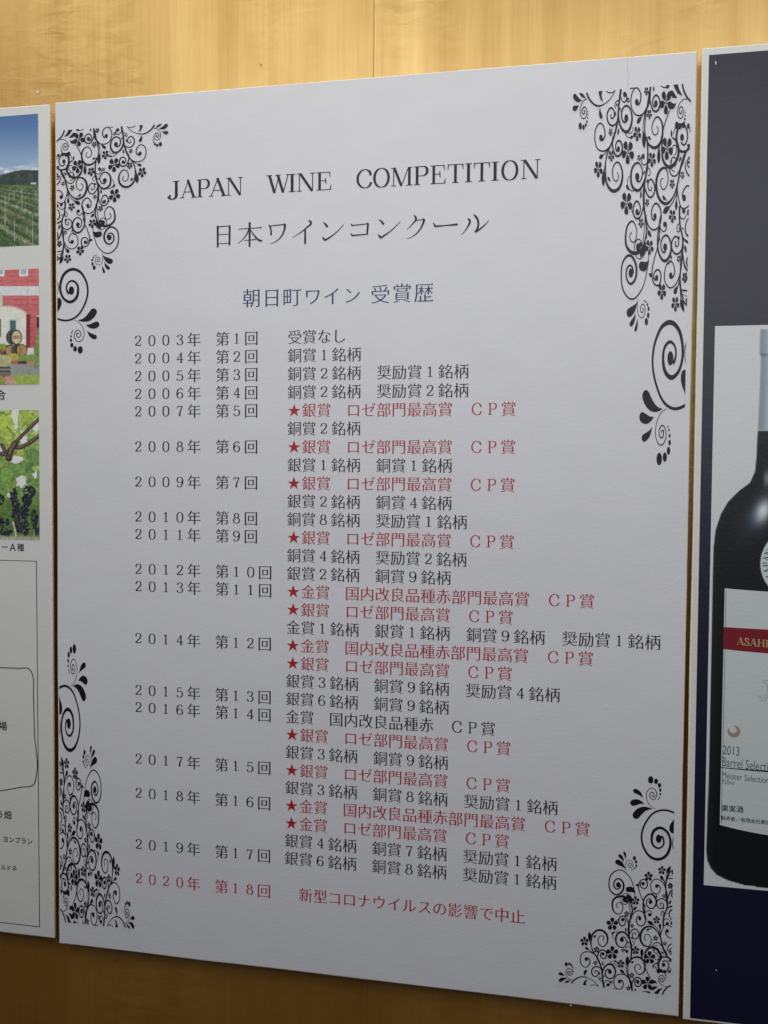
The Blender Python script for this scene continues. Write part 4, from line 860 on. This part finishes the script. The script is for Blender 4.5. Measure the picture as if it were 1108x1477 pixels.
# crescent emblem and the outlined capital
fl = Flat(y=yl-.00018); x, z = at(1058.5, 1054.5); r = .0078; n = 28
for k in range(n):
    a0, a1 = [math.radians(150+t*300/n) for t in (k, k+1)]; w0, w1 = [math.sin(math.pi*t/n)**.7*.0052+.0003 for t in (k, k+1)]
    fl.add([(x+r*math.cos(a0), z+r*math.sin(a0)), (x+r*math.cos(a1), z+r*math.sin(a1)), (x+(r-w1)*math.cos(a1), z+(r-w1)*math.sin(a1)), (x+(r-w0)*math.cos(a0), z+(r-w0)*math.sin(a0))], [(0, 1, 2, 3)])
fl.build('crescent_emblem', M['brown_ink'], right)
fl = Flat(y=yl-.00018)
for pts in ([(1099, 982), (1108, 981)], [(1104, 984), (1104, 1003), (1100, 1007), (1095, 1006), (1093, 1002)], [(1107, 984), (1107, 1004), (1102, 1010), (1094, 1009)], [(1099, 983.5), (1104, 984.5)], [(1096, 1003), (1098, 1005)]):
    q, f = ribbon(atn(pts), [.0005]); fl.add(q, f)
for dx in (.0,): 
    x0, z0 = at(1108, 981); q, f = ribbon([(x0, z0), (x0+.008, z0)], [.0005]); fl.add(q, f)
fl.build('outlined_capital', M['brown_ink'], right)
# round medal on the bottle neck shoulder
mx_, mz_ = CX-.003, at(1095.3, 812)[1]; mr = mx_-at(1095.3, 812)[0]
fl = Flat(y=yl); fl.add(*disc(mx_, mz_, mr, n=48)); fl.build('medal', M['grey_ink'], right)
fl = Flat(y=yl-.00004); fl.add(*disc(mx_, mz_, mr*.975, n=48)); fl.build('medal_ring', M['label'], right)
fl = Flat(y=yl-.00008); q, f = ribbon([(mx_+mr*.66*math.cos(a), mz_+mr*.66*math.sin(a)) for a in np.linspace(0, 2*math.pi, 13)[:-1]], [.0006], closed=True); fl.add(q, f); fl.build('medal_line', M['grey_ink'], right)
fl = Flat(y=yl-.00010); n = 24; P = [(mx_, mz_-mr*.2)]+[(mx_+mr*.64*math.cos(a), mz_+mr*.64*math.sin(a)) for a in np.linspace(math.radians(200), math.radians(340), n)]; fl.add(P, [(0, i, i+1) for i in range(1, n)]); fl.build('medal_picture', M['blue_ink'], right)
fl = Flat(y=yl-.00012); word = 'JAPAN WINE COMPETITION'
for i, c in enumerate(word):
    if c == ' ': continue
    a = math.radians(205-i*11.2); ca, sa = math.cos(a), math.sin(a); h = mr*.17; adv = GOLD[c][0]
    def tf(px_, py_): 
        u_ = (px_-adv/2)*h*.95; v_ = mr*.74+py_*h; return mx_+v_*ca+u_*sa, mz_+v_*sa-u_*ca
    draw_serif(fl, GOLD, c, tf)
fl.build('medal_text', M['grey_ink'], right)
for pts in ([(1031.3, 89.2), (1032.5, 88.2), (1033.2, 91), (1033.1, 93.6), (1032, 92.8)], [(1032, 1398.4), (1033.2, 1398), (1034, 1399.6), (1032.8, 1400)]):
    fl = Flat(y=-.0006); fl.add(atn(pts), [tuple(range(len(pts)))]); fl.build('chipped_spot', M['speck'], right)
